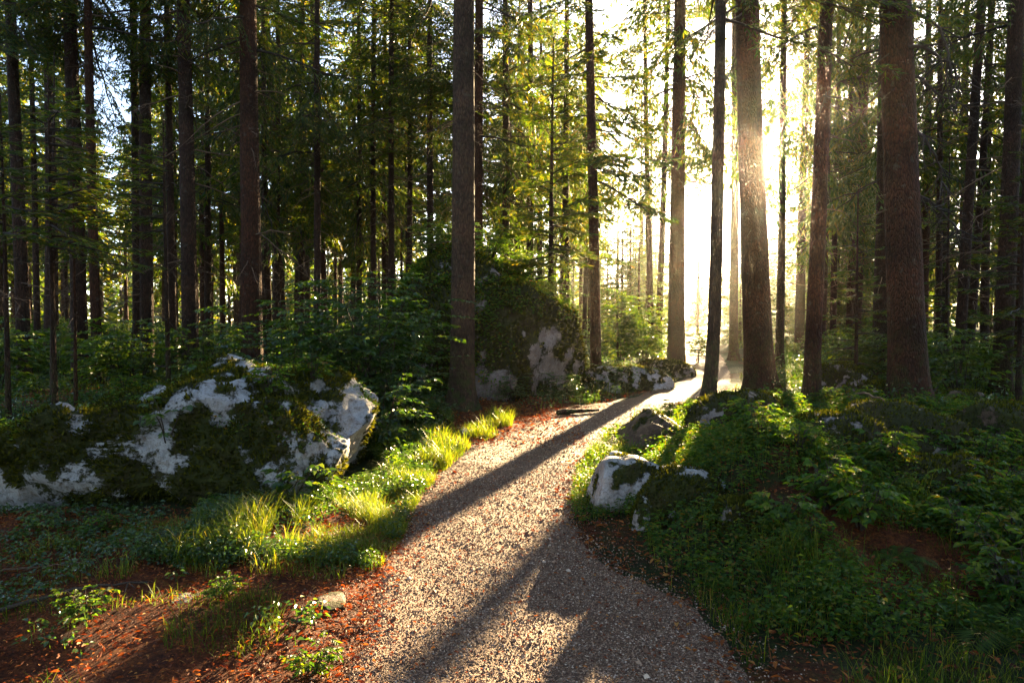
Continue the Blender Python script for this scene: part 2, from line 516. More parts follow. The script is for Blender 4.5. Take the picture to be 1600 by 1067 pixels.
def branch_template(L, rng, droop, hang, lod, density=1.0):
    """a spruce branch along +X: (wood V, F), (blade V, F)."""
    ts, ss, bl, bw = LOD[lod]
    n = 9
    t = np.linspace(0, 1, n)
    wob = rng.normal(0, .02 * L, (n, 2)) * t[:, None]
    ax = np.stack([L * t, wob[:, 0], -droop * L * t ** 1.5 + .45 * droop * L * t ** 3 + wob[:, 1]], 1)
    wV, wF = tube(ax, np.linspace(.013 * L ** .5 + .004, .003, n), 3 if lod != 'fine' else 4)
    B, D, Ls = [], [], []
    wood = [(wV, wF)]
    tt = np.arange(.14, .98, ts / L)
    for k, u in enumerate(tt):
        p0 = np.array([np.interp(u, t, ax[:, c]) for c in range(3)])
        for s in (-1, 1):
            if rng.random() > density:
                continue
            l = L * (.34 * (1 - u) ** .75 + .06) * rng.uniform(.55, 1.2)
            a = R(rng.uniform(42, 68))
            d = np.array([math.cos(a), s * math.sin(a), -rng.uniform(.05, .25) - hang * rng.uniform(.5, 1.4)])
            d /= np.linalg.norm(d)
            m = max(2, int(l / ss))
            q = (np.arange(m) + .5) / m
            pos = p0 + d * (l * q)[:, None] + np.array([0, 0, -1.0]) * (hang * .35 * l * q ** 2)[:, None]
            if lod == 'fine' and l > .3:
                wood.append(tube(np.stack([p0, pos[m // 2], pos[-1]]), [.004, .003, .0015], 3))
            lat = np.cross(d, [0, 0, 1.0])
            lat /= np.linalg.norm(lat)
            for sg in (-1, 1):
                dd = d * rng.uniform(.55, .9, (m, 1)) + lat * sg * rng.uniform(.5, .8, (m, 1)) + np.array([0, 0, -1.0]) * (rng.uniform(-.1, .3, (m, 1)) + hang * .7)
                B.append(pos); D.append(dd); Ls.append(np.full(m, bl) * rng.uniform(.6, 1.15, m) * (1 - .35 * q))
            B.append(pos); D.append(np.repeat(d[None], m, 0) + rng.normal(0, .1, (m, 3))); Ls.append(np.full(m, ss * 1.7))
    B, D, Ls = np.concatenate(B), norm(np.concatenate(D)), np.concatenate(Ls)
    roll = norm(np.cross(D, norm(np.array([0, 0, 1.0]) + rng.normal(0, .55, D.shape))))
    nV, nF = blades(B, D, roll, Ls, bw * rng.uniform(.8, 1.25, len(B)))
    wVs, wFs, o = [], [], 0
    for v, f in wood:
        wVs.append(v); wFs.append(f + o); o += len(v)
    return (np.concatenate(wVs), np.concatenate(wFs)), (nV, nF)


_rb = np.random.default_rng(11)
BR = {}
for lod in ('fine', 'mid', 'far'):
    for st, (dr, hg) in {'flat': (.22, .08), 'hang': (.42, .75)}.items():
        BR[lod, st] = [(L, branch_template(L, _rb, dr * _rb.uniform(.8, 1.2), hg, lod)) for L in (.7, 1.2, 1.2, 1.9, 1.9, 2.7, 2.7, 3.5)]


def dead_branch(L, rng):
    """bare, twiggy dead branch along +X."""
    n = 6
    t = np.linspace(0, 1, n)
    ax = np.stack([L * t, rng.normal(0, .04 * L, n) * t, -.25 * L * t ** 1.3 + .12 * L * t ** 3 * rng.uniform(-1, 1) + rng.normal(0, .03 * L, n) * t], 1)
    out = [tube(ax, np.linspace(.012 * L ** .5 + .003, .002, n), 4)]
    for k in range(int(3 + 5 * L)):
        u = rng.uniform(.2, .95)
        p = np.array([np.interp(u, t, ax[:, c]) for c in range(3)])
        l = L * rng.uniform(.12, .4) * (1.1 - u)
        a = R(rng.uniform(30, 75)) * rng.choice([-1, 1])
        d = np.array([math.cos(a), math.sin(a), rng.uniform(-.6, .15)])
        q = np.stack([p, p + d * l * .5 + rng.normal(0, .02, 3), p + d * l + np.array([0, 0, -.12 * l])])
        out.append(tube(q, [.0045, .003, .0012], 3))
    V, Fs, o = [], [], 0
    for v, f in out:
        V.append(v); Fs.append(f + o); o += len(v)
    return np.concatenate(V), np.concatenate(Fs)


def place(V, az, pitch, p, s=1.0):
    ca, sa, cp, sp = math.cos(az), math.sin(az), math.cos(pitch), math.sin(pitch)
    x, y, z = V[:, 0] * s, V[:, 1] * s, V[:, 2] * s
    x, z = x * cp - z * sp, x * sp + z * cp
    return np.stack([x * ca - y * sa, x * sa + y * ca, z], 1) + np.asarray(p)


def crown_mesh(name, length, Lmax, nb, rng, lod, style='flat', bare=.15, top=.25):
    """crown along +Z from the crown base (0) to length."""
    g = Geo()
    for k in range(nb):
        u = (k + rng.uniform(0, 1)) / nb
        z = length * u
        L = Lmax * ((1 - u) ** .7 * (1 - top) + top * (1 - u)) * rng.uniform(.6, 1.15) + .25
        st = style if style != 'mixed' else ('hang' if rng.random() < .55 else 'flat')
        lib = BR[lod, st]
        L0, ((wV, wF), (nV, nF)) = lib[min(range(len(lib)), key=lambda i: abs(lib[i][0] - L) + rng.random() * .5)]
        az, pt, s = rng.uniform(0, 2 * PI), R(rng.uniform(-22, 8) + 28 * u), L / L0
        g.add(place(wV, az, pt, (0, 0, z), s), wF, 0)
        if rng.random() > bare * (1 - u):
            g.add(place(nV, az, pt, (0, 0, z), s), nF, 1, False)
    return g.mesh(name, [M['twig'], M['needle']])


def add_dead(g, kind, rng, r, lean=(0, 0), s=1.0, Ht=22):
    """dry branches that grow from the trunk below the crown."""
    D = DEAD[kind]
    for k in range(D['nb']):
        z = rng.uniform(D['z0'], min(D['z1'], Ht * .9))
        V, Fq = dead_branch(D['Lm'] * s * rng.uniform(.3, 1.1), rng)
        az = rng.uniform(0, 2 * PI)
        g.add(place(V, az, R(rng.uniform(-25, 12)), (lean[0] * z + math.cos(az) * r * .6, lean[1] * z + math.sin(az) * r * .6, z)), Fq, 1)


_rc = np.random.default_rng(23)
CROWN = {
    'fine_dense': [crown_mesh('crown', 13, 2.7, 74, _rc, 'fine', 'mixed') for i in range(3)],
    'fine_lacy': [crown_mesh('crown', 14, 2.9, 46, _rc, 'fine', 'mixed', bare=.35) for i in range(3)],
    'mid': [crown_mesh('crown', 14, 2.8, 80, _rc, 'mid', s_) for s_ in ('mixed', 'hang', 'flat', 'mixed')],
    'mid_lacy': [crown_mesh('crown', 14, 2.7, 46, _rc, 'mid', s_, bare=.3) for s_ in ('mixed', 'flat')],
    'far': [crown_mesh('crown', 14, 3.0, 80, _rc, 'far', 'mixed') for i in range(3)],
}
DEAD = [dict(z0=1.6, z1=7.5, nb=26, Lm=1.3), dict(z0=2.5, z1=9.0, nb=30, Lm=1.7), dict(z0=3.0, z1=9.0, nb=16, Lm=1.0)]


def tree(label, x, y, r, lean=(0, 0), Ht=22, zb=9, crown='fine_lacy', dead=None, bark='bark', seed=0, flare=.5, group=None,
         cs=1.0, sides=18, trunk_me=None, bend=.03, crown_ly=None, name='spruce_tree', curve=(0, 0), az=None, dead_s=1.0):
    z = h1(x, y)
    t = thing(name, label, 'tree', (x, y, z - .03), 0, group)
    if trunk_me is None:
        V, Fq = trunk_geo(Ht, r, lean, flare, seed, sides, bend, curve=curve)
        tg = Geo().add(V, Fq)
        if dead is not None:
            add_dead(tg, dead, np.random.default_rng(seed + 40), r, lean, dead_s, Ht)
        trunk_me = tg.mesh('trunk', [M[bark], M['drytwig']])
    obj('trunk', trunk_me, t)
    rng = np.random.default_rng(seed + 900)
    rz = rng.uniform(0, 2 * PI) if az is None else az
    if crown:
        lib = CROWN[crown]
        me = lib[seed % len(lib)]
        sz = (Ht - zb + .4) / (14 if crown not in ('fine_dense',) else 13)
        q = Vector((0, 0, 1)).rotation_difference(Vector((lean[0], lean[1], 1)))
        q = q @ Quaternion((0, 0, 1), rz)
        obj('crown', me, t, (lean[0] * zb, lean[1] * zb, zb), q.to_euler(), (cs, cs, sz))
    return t


def hero(label, pt, pb, Y, w, **kw):
    """pt: trunk's photo x at the top edge; pb: (x, y-any) at the base; w: trunk width in px near the middle."""
    xb = at(pb, 560, Y)[0]
    top = at(pt, 0, Y)
    z = h1(xb, Y)
    lx = (top[0] - xb) / (top[2] - z)
    kw.setdefault('bend', .015)
    r = w / F * Y / 2 * 1.08
    return tree(label, xb, Y, r, (lx, kw.pop('ly', 0.0)), **kw)


def make_trees():
    # --- left woods, left to right
    hero('dark spruce trunk at the left edge of the picture, thickest of the far left', 18, 36, 15, 18, crown='fine_dense', zb=7.5, dead=0, seed=1, Ht=22)
    hero('thin spruce just right of the leftmost thick trunk, with ragged needles', 46, 60, 24, 9, crown='mid', zb=7, dead=2, seed=2)
    hero('bare slender pole of a young spruce on the left, rising from behind the boulder slope', 84, 82, 11.5, 8, crown=None, Ht=6, dead=2, seed=3, flare=.2)
    hero('double looking spruce in the left woods, thick dark trunk with amber edge low down', 108, 126, 15.5, 22, crown='fine_dense', zb=8, dead=0, seed=4)
    hero('thin sunlit pole with an orange rim beside the double looking left trunk', 112, 117, 11.0, 5, crown=None, Ht=5.5, dead=None, seed=5, flare=.2, bark='bark_red')
    hero('spruce with glowing amber right side, left of the small sky gap', 137, 152, 15, 14, crown='fine_dense', zb=7.5, dead=1, seed=6, bark='bark_red')
    hero('slim dark spruce touching the left side of a paired trunk right of the sky gap', 208, 215, 17, 13, crown='fine_lacy', zb=8.5, dead=2, seed=7)
    hero('thicker right hand trunk of the close pair right of the sky gap', 228, 228, 16, 19, crown='fine_dense', zb=8.5, dead=0, seed=8)
    hero('slim spruce with a pale right edge between the close pair and the straight black trunk', 260, 273, 17, 11, crown='fine_lacy', zb=7.5, dead=1, seed=9)
    hero('straight nearly black spruce trunk standing over the boulder ridge', 286, 299, 15, 23, crown='fine_dense', zb=7.5, dead=1, seed=10)
    hero('thin spruce behind drooping dry branches, right of the straight black trunk', 322, 326, 26, 10, crown='mid', zb=6, dead=1, seed=11)
    hero('stout reddish spruce with one sunlit edge above the leafy shrubs', 389, 392, 15, 30, crown='fine_dense', zb=7, dead=1, seed=12, bark='bark_red')
    hero('thin dark spruce close right of the stout reddish spruce', 412, 412, 22, 9, crown='mid', zb=5.5, dead=1, seed=13)
    hero('thin spruce in the darkest part of the stand, left one of the near pair', 434, 432, 24, 9, crown='mid', zb=5, dead=1, seed=14)
    hero('thin spruce in the darkest part of the stand, second from the stout reddish one', 472, 470, 26, 10, crown='mid', zb=5, dead=0, seed=15)
    hero('black spruce among dense hanging needles, above the shrub thicket', 496, 495, 20, 11, crown='fine_dense', zb=5.5, dead=0, seed=16)
    hero('thin spruce backed by yellow green needles, left of three close poles', 560, 562, 27, 9, crown='mid', zb=5.5, dead=0, seed=17)
    hero('left pole of three close spruces behind the thicket', 584, 583, 24, 9, crown='mid', zb=6, dead=2, seed=18)
    hero('middle pole of three close spruces behind the thicket', 601, 600, 28, 8, crown='mid', zb=6, dead=2, seed=19)
    hero('right and thickest pole of three close spruces behind the thicket', 612, 611, 23, 10, crown='mid', zb=8, dead=1, seed=20)
    hero('slim spruce rising behind the mossy shoulder of the tall outcrop', 640, 640, 24, 9, crown='mid', zb=8, dead=1, seed=21)
    hero('straight spruce behind the tall outcrop, half hidden by golden needles', 672, 672, 22, 11, crown='mid', zb=8, dead=1, seed=22)
    # --- middle
    hero('big straight spruce with flared mossy foot in front of the tall outcrop', 726, 720, 12.1, 36, crown='fine_lacy', zb=8.2, dead=2, seed=23, flare=.55, bark='bark_grey', Ht=24, dead_s=.6)
    hero('spruce with drooping golden sprays between the big straight spruce and the outcrop crest', 790, 790, 22, 12, crown='mid', zb=5.5, dead=1, seed=45)
    hero('spruce with drooping golden sprays left of the young spruce on the outcrop', 828, 829, 25, 12, crown='mid_lacy', zb=6.0, dead=1, seed=49)
    hero('spruce with thick hanging needles just left of the bright gap', 885, 884, 27, 12, crown='mid', zb=6.0, dead=1, seed=53)
    hero('reddish spruce with hanging golden foliage hidden behind the big straight spruce', 748, 745, 20, 17, crown='fine_dense', zb=6.5, dead=1, seed=24, bark='bark_red', cs=1.0)
    hero('straight slender spruce at the left edge of the bright gap, beside the path', 921, 931, 17.5, 16, crown='mid', zb=4.6, dead=2, seed=26, bark='bark_red', Ht=21, dead_s=.7, cs=.8)
    hero('thin spruce in the bright gap, left one of the pair behind the green sapling', 1007, 1017, 27, 9, crown='mid', zb=7.0, dead=2, seed=27, cs=.9)
    hero('thin leaning spruce in the bright gap, right one of the pair behind the green sapling', 1045, 1029, 26, 10, crown='mid', zb=6.6, dead=2, seed=28, cs=.9)
    hero('sturdy spruce with ragged dry twigs where the path meets the light', 1062, 1057, 19.5, 24, crown='mid', zb=7.2, dead=1, seed=29, bark='bark_red', cs=.85)
    hero('slim grey spruce with short stubs at the right path edge, foot bent left', 1127, 1112, 10.8, 19, crown='fine_lacy', zb=6.0, dead=2, seed=30, bark='bark_grey', curve=(-.16, -.1), Ht=19, dead_s=.35)
    hero('pale hazy spruce between the slim grey spruce and the massive red trunk', 1148, 1147, 27, 13, crown='mid', zb=7.0, dead=2, seed=31, cs=.9)
    hero('massive red brown spruce beside the sun, with a broad flared foot', 1168, 1187, 14.6, 41, crown='fine_lacy', zb=7.5, dead=2, seed=32, bark='bark_red', flare=.6, Ht=24, dead_s=.5)
    hero('thin dark spruce just below the sun, right of the massive red trunk', 1226, 1218, 21, 12, crown='mid', zb=6.5, dead=1, seed=33, cs=.7)
    hero('faint leaning spruce in the glare right of the sun', 1262, 1248, 30, 14, crown='mid', zb=6.5, dead=2, seed=34, cs=.8)
    hero('smooth brown spruce standing in the leafy mound right of the sun', 1291, 1267, 11.4, 23, crown='fine_lacy', zb=6.2, dead=2, seed=35, bark='bark_red', Ht=20, dead_s=.5)
    hero('thin spruce close behind the smooth brown spruce of the mound', 1300, 1283, 26, 10, crown='mid', zb=5.0, dead=1, seed=36, cs=.8)
    hero('slim hazy spruce between the mound spruce and the thick leaning trunk, left one', 1312, 1300, 28, 9, crown='mid', zb=5.0, dead=1, seed=37, cs=.8)
    # --- right woods
    thick = hero('thick bare trunk leaning left at the right side of the mound', 1396, 1424, 11.0, 50, crown='fine_lacy', zb=6.6, dead=2, seed=38, bark='bark_red', Ht=24, flare=.5, dead_s=.9)
    for pts in ([(1408, 10), (1440, 22), (1468, 45), (1482, 85), (1478, 130), (1486, 170)], [(1410, 75), (1440, 72), (1470, 92), (1490, 100), (1502, 140)],
                [(1412, 118), (1440, 122), (1466, 150), (1500, 160), (1520, 190)], [(1398, 62), (1372, 96), (1348, 118), (1310, 130), (1286, 150)],
                [(1416, 190), (1445, 215), (1470, 262), (1476, 320)], [(1420, 300), (1450, 312), (1490, 350), (1500, 385)]):
        rg = np.random.default_rng(int(pts[0][1]))
        dy = np.cumsum(rg.uniform(-.25, .15, len(pts)))
        P = np.array([at(a_, b_, 11.0 + d_) for (a_, b_), d_ in zip(pts, dy)]) - np.array(thick.location)
        u, uu = np.linspace(0, 1, len(P)), np.linspace(0, 1, 16)
        Q = np.stack([np.interp(uu, u, P[:, c]) for c in range(3)], 1) + rg.normal(0, .008, (16, 3))
        lg = Geo().add(*tube(Q, np.linspace(.032, .005, 16), 6))
        for k in range(26):
            i = rg.integers(2, 16)
            V, Fq = dead_branch(rg.uniform(.2, .75), rg)
            lg.add(place(V, rg.uniform(0, 6.28), R(rg.uniform(-60, 10)), Q[i]), Fq)
        obj('limb', lg.mesh('limb', [M['twig']]), thick)
    hero('shaded spruce half hidden behind the left edge of the thick leaning trunk', 1386, 1378, 19, 24, crown='mid', zb=5.0, dead=1, seed=39, cs=.9)
    hero('thin dark spruce first to the right of the thick leaning trunk', 1470, 1466, 20, 9, crown='mid', zb=6, dead=1, seed=40)
    hero('slanting dark spruce, foot far left of its top, right of the thick leaning trunk', 1535, 1495, 16, 15, crown='fine_lacy', zb=7.5, dead=0, seed=41)
    hero('slim black spruce close right of the slanting dark spruce', 1552, 1513, 19, 11, crown='fine_lacy', zb=6.5, dead=0, seed=42)
    hero('broad dark spruce at the right edge of the picture', 1588, 1566, 14.5, 25, crown='fine_dense', zb=7, dead=1, seed=43)
    hero('thin spruce left of the broad dark spruce at the right edge', 1548, 1537, 23, 12, crown='mid', zb=6, dead=1, seed=44)

    # --- the rest of the wood, copies of a few trees
    rng = np.random.default_rng(77)
    tms = []
    for i in range(5):
        V, Fq = trunk_geo(22, .17 + .02 * i, (rng.normal(0, .012), 0), .35, 300 + i, 10, .04)
        tg = Geo().add(V, Fq)
        add_dead(tg, (0, 1, 1, 2, 0)[i], rng, .17)
        tms.append(tg.mesh('trunk', [M[['bark', 'bark_red', 'bark_grey'][i % 3]], M['drytwig']]))
    zones = [
        (-260, 560, 19, 68, 84, 'slim dark spruce deep in the shaded woods behind the long mossy boulder', 'spruces deep in the left woods'),
        (560, 925, 28, 70, 36, 'spruce in the golden stand behind the tall mossy outcrop', 'spruces behind the tall outcrop'),
        (1330, 1860, 15, 65, 58, 'lacy spruce in the dim woods behind the thick leaning trunk', 'spruces in the right woods'),
        (1225, 1345, 24, 50, 20, 'lacy spruce in the glare between the sun and the thick leaning trunk', 'lacy spruces beside the sun'),
        (930, 1310, 36, 75, 4, 'faint spruce pole standing in the bright haze beyond the path', 'spruces in the bright haze'),
    ]
    done = [(o.location.x, o.location.y) for o in COL.objects if o.get('category') == 'tree']
    for p0, p1, y0, y1, n, lab, grp in zones:
        k = tries = 0
        while k < n and tries < 4000:
            tries += 1
            Y = (y0 ** 1.5 + rng.random() * (y1 ** 1.5 - y0 ** 1.5)) ** (1 / 1.5)
            px = rng.uniform(p0, p1)
            x = at(px, 500, Y)[0]
            s = x * math.cos(SUN_AZ) - Y * math.sin(SUN_AZ)
            if -5.5 - .03 * max(Y - 28, 0) < s < (2.0 if p0 == 1225 else .8):
                continue
            if (138 < px < 220 or 238 < px < 256) and Y < 62:
                continue
            if -1 < path_d(np.array([x]), np.array([Y]))[0] < 1.2 and Y < 70:
                continue
            if min((x - a) ** 2 + (Y - b) ** 2 for a, b in done) < 1.7 ** 2:
                continue
            done.append((x, Y))
            ck = ('mid' if rng.random() < .5 else 'mid_lacy') if Y < 36 else 'far'
            zb = rng.uniform(5.0, 9.0)
            if p0 == 560:
                zb = rng.uniform(7.5, 11)
            if 1310 <= p0:
                ck = 'mid_lacy' if Y < 45 else 'far'
                zb = rng.uniform(3, 7.5)
            if p0 == 1225:
                ck, zb = 'mid_lacy', rng.uniform(3.5, 7)
            if p0 == 930:
                ck, zb = 'mid_lacy', rng.uniform(11, 13)
            Ht = rng.uniform(18, 22)
            t = tree(lab, x, Y, .2, Ht=22, zb=zb, crown=ck, seed=500 + k, group=grp,
                     trunk_me=tms[int(rng.integers(0, 5))], cs=rng.uniform(.85, 1.15))
            sc = Ht / 22
            t.scale = (sc * rng.uniform(.7, 1.15),) * 2 + (sc,)
            t.rotation_euler = (0, 0, rng.uniform(0, 6.28))
            k += 1

    rng = np.random.default_rng(81)
    k = 0
    while k < 54:
        Y = rng.uniform(32, 78)
        px = rng.uniform(925, 1345)
        x = at(px, 500, Y)[0]
        if 1062 < px < 1112 or path_d(np.array([x]), np.array([Y]))[0] < 1.5:
            continue
        d_ = math.hypot(x, Y)
        Ht = d_ * rng.uniform(.10, .195)
        tree('small hazy spruce with boughs to the ground in the bright clearing beyond the path', x, Y, .06 + .006 * Ht, (rng.normal(0, .01), 0), Ht, .7,
             'mid', None, 'bark', 2000 + k, .2, 'small spruces in the bright clearing', cs=rng.uniform(.75, 1.05), sides=8)
        k += 1


def far_forest():
    rng = np.random.default_rng(99)
    g = Geo()
    wood = BR['far', 'flat'][-1][1]
    for k in range(520):
        az = R(rng.uniform(-52, 58))
        d = rng.uniform(82, 190)
        gap = abs(math.degrees(az) - 15.5) < 9.5
        if gap:
            d = rng.uniform(135, 230)
        x, y = d * math.sin(az), d * math.cos(az)
        Ht = rng.uniform(14, 21) if not gap else rng.uniform(8, 15)
        z = h1(x, y)
        V, Fq = tube(np.array([[x, y, z - .3], [x, y, z + Ht]]), [.22, .05], 5)
        g.add(V, Fq, 0)
        n = 170
        u = rng.random(n) ** .8
        zz = z + Ht * (.03 + .95 * u)
        a = rng.uniform(0, 2 * PI, n)
        L = (2.6 * (1 - u) + .5) * rng.uniform(.5, 1.1, n)
        D = norm(np.stack([np.cos(a), np.sin(a), rng.uniform(-.7, -.1, n)], 1))
        B = np.stack([np.full(n, x), np.full(n, y), zz], 1) + D * (L * rng.uniform(0, .5, n))[:, None]
        W = norm(np.cross(D, norm(np.array([0, 0, 1.0]) + rng.normal(0, .5, (n, 3)))))
        V, Fq = blades(B, D, W, L * .8, rng.uniform(.35, .8, n))
        g.add(V, Fq, 1, False)
    for k in range(60):                       # the wood carried on behind the viewer, added unseen to hold back sky light
        d = rng.uniform(9, 45)
        az = R(rng.uniform(62, 302))
        x, y = d * math.sin(az), d * math.cos(az) - 1.5
        Ht = rng.uniform(15, 21)
        z = h1(x, y)
        V, Fq = tube(np.array([[x, y, z - .3], [x, y, z + Ht]]), [.22, .05], 5)
        g.add(V, Fq, 0)
        n = 260
        u = rng.random(n) ** .8
        zz = z + Ht * (.14 + .84 * u)
        a = rng.uniform(0, 2 * PI, n)
        L = (3.0 * (1 - u) + .5) * rng.uniform(.5, 1.1, n)
        D = norm(np.stack([np.cos(a), np.sin(a), rng.uniform(-.6, -.05, n)], 1))
        B = np.stack([np.full(n, x), np.full(n, y), zz], 1) + D * (L * rng.uniform(0, .4, n))[:, None]
        W = norm(np.cross(D, norm(np.array([0, 0, 1.0]) + rng.normal(0, .5, (n, 3)))))
        V, Fq = blades(B, D, W, L * .9, rng.uniform(.4, .9, n))
        g.add(V, Fq, 1, False)
    o = obj('forest', g.mesh('forest', [M['bark'], M['needle']]))
    tag(o, 'far off hazy mass of spruce forest beyond the last single trunks, with unseen trees added behind the viewer to dim sky light', 'forest', kind='stuff')


# ------------------------------------------------------------------ rocks
def rock_geo(r, seed, planes=(), sub=6, e=.75, amp=.13, fs=1.1, random_planes=9, strata=0.0):
    bm = bmesh.new()
    bmesh.ops.create_icosphere(bm, subdivisions=sub, radius=1.0)
    V = np.array([v.co[:] for v in bm.verts])
    Fq = np.array([[v.index for v in f.verts] for f in bm.faces])
    bm.free()
    rng = np.random.default_rng(seed)
    P = np.sign(V) * np.abs(V) ** e
    P = P / np.max(np.abs(P), axis=0)
    P = P * np.asarray(r)
    sc = float(np.mean(r))
    for k in range(random_planes):
        n = norm(rng.normal(0, 1, 3) * np.array([1, 1, .8]))
        d = np.max(P @ n) * rng.uniform(.72, .9)
        ex = np.maximum(P @ n - d, 0)
        P = P - n * (ex * .92)[:, None]
    for n, d in planes:
        n = norm(np.asarray(n, float))
        ex = np.maximum(P @ n - d, 0)
        P = P - n * (ex * .94)[:, None]
    Nn = norm(V / np.asarray(r))
    P = P + Nn * (sc * amp * (fbm(P / sc * fs, seed, 6, .55)))[:, None]
    rid = 1 - np.abs(fbm(P / sc * fs * 2.3, seed + 40, 4))
    P = P + Nn * (sc * amp * .45 * (rid - .75))[:, None]
    return P, Fq


def vnormals(P, Fq):
    n = np.cross(P[Fq[:, 1]] - P[Fq[:, 0]], P[Fq[:, 2]] - P[Fq[:, 0]])
    out = np.zeros_like(P)
    for k in range(3):
        np.add.at(out, Fq[:, k], n)
    return norm(out)


def rock(label, name, loc, r, seed, mat='rock', moss=.5, moss_fn=None, rz=0.0, tufts=0, tuft_len=.035, cat='rock', group=None, **kw):
    P, Fq = rock_geo(r, seed, **kw)
    c, s = math.cos(rz), math.sin(rz)
    P = np.stack([P[:, 0] * c - P[:, 1] * s, P[:, 0] * s + P[:, 1] * c, P[:, 2]], 1)
    Nn = vnormals(P, Fq)
    W = P + np.asarray(loc)
    ms = moss + .22 * fbm(P * (1.25 / max(np.mean(r) ** .5, .3)), seed + 3, 5, .6) + .75 * fbm(P * (5.5 / max(np.mean(r) ** .5, .3)), seed + 9, 4, .6) + .5 * fbm(P * (3.2 / max(np.mean(r) ** .5, .3)), seed + 8, 5, .62) + .12 * (Nn[:, 2] - .3)
    if moss_fn is not None:
        ms = ms + moss_fn(W, Nn)
    me = Geo().add(P, Fq).mesh(name, [M[mat]], {'moss': ms})
    o = tag(obj(name, me, None, tuple(loc)), label, cat, group)
    if tufts:
        rng = np.random.default_rng(seed + 70)
        tri = P[Fq]
        area = np.linalg.norm(np.cross(tri[:, 1] - tri[:, 0], tri[:, 2] - tri[:, 0]), axis=1)
        face_ms = ms[Fq].mean(1)
        wz = W[Fq][:, :, 2].mean(1)
        area = area * (face_ms > .56) * (wz > -.05)
        if area.sum() > 0:
            f = rng.choice(len(Fq), tufts, p=area / area.sum())
            b = rng.dirichlet((1, 1, 1), tufts)
            pos = (tri[f] * b[:, :, None]).sum(1) - Nn[Fq[f, 0]] * .006
            d = norm(Nn[Fq[f, 0]] + rng.normal(0, .45, (tufts, 3)) + np.array([0, 0, .25]))
            w = norm(np.cross(d, rng.normal(0, 1, (tufts, 3))))
            L = tuft_len * rng.uniform(.5, 1.5, tufts)
            V, Fb = blades(pos, d, w, L, L * .38)
            obj('moss', Geo().add(V, Fb, 0, False).mesh('moss', [M['moss']]), o)
    return o, W, Fq, Nn


SURF = {}


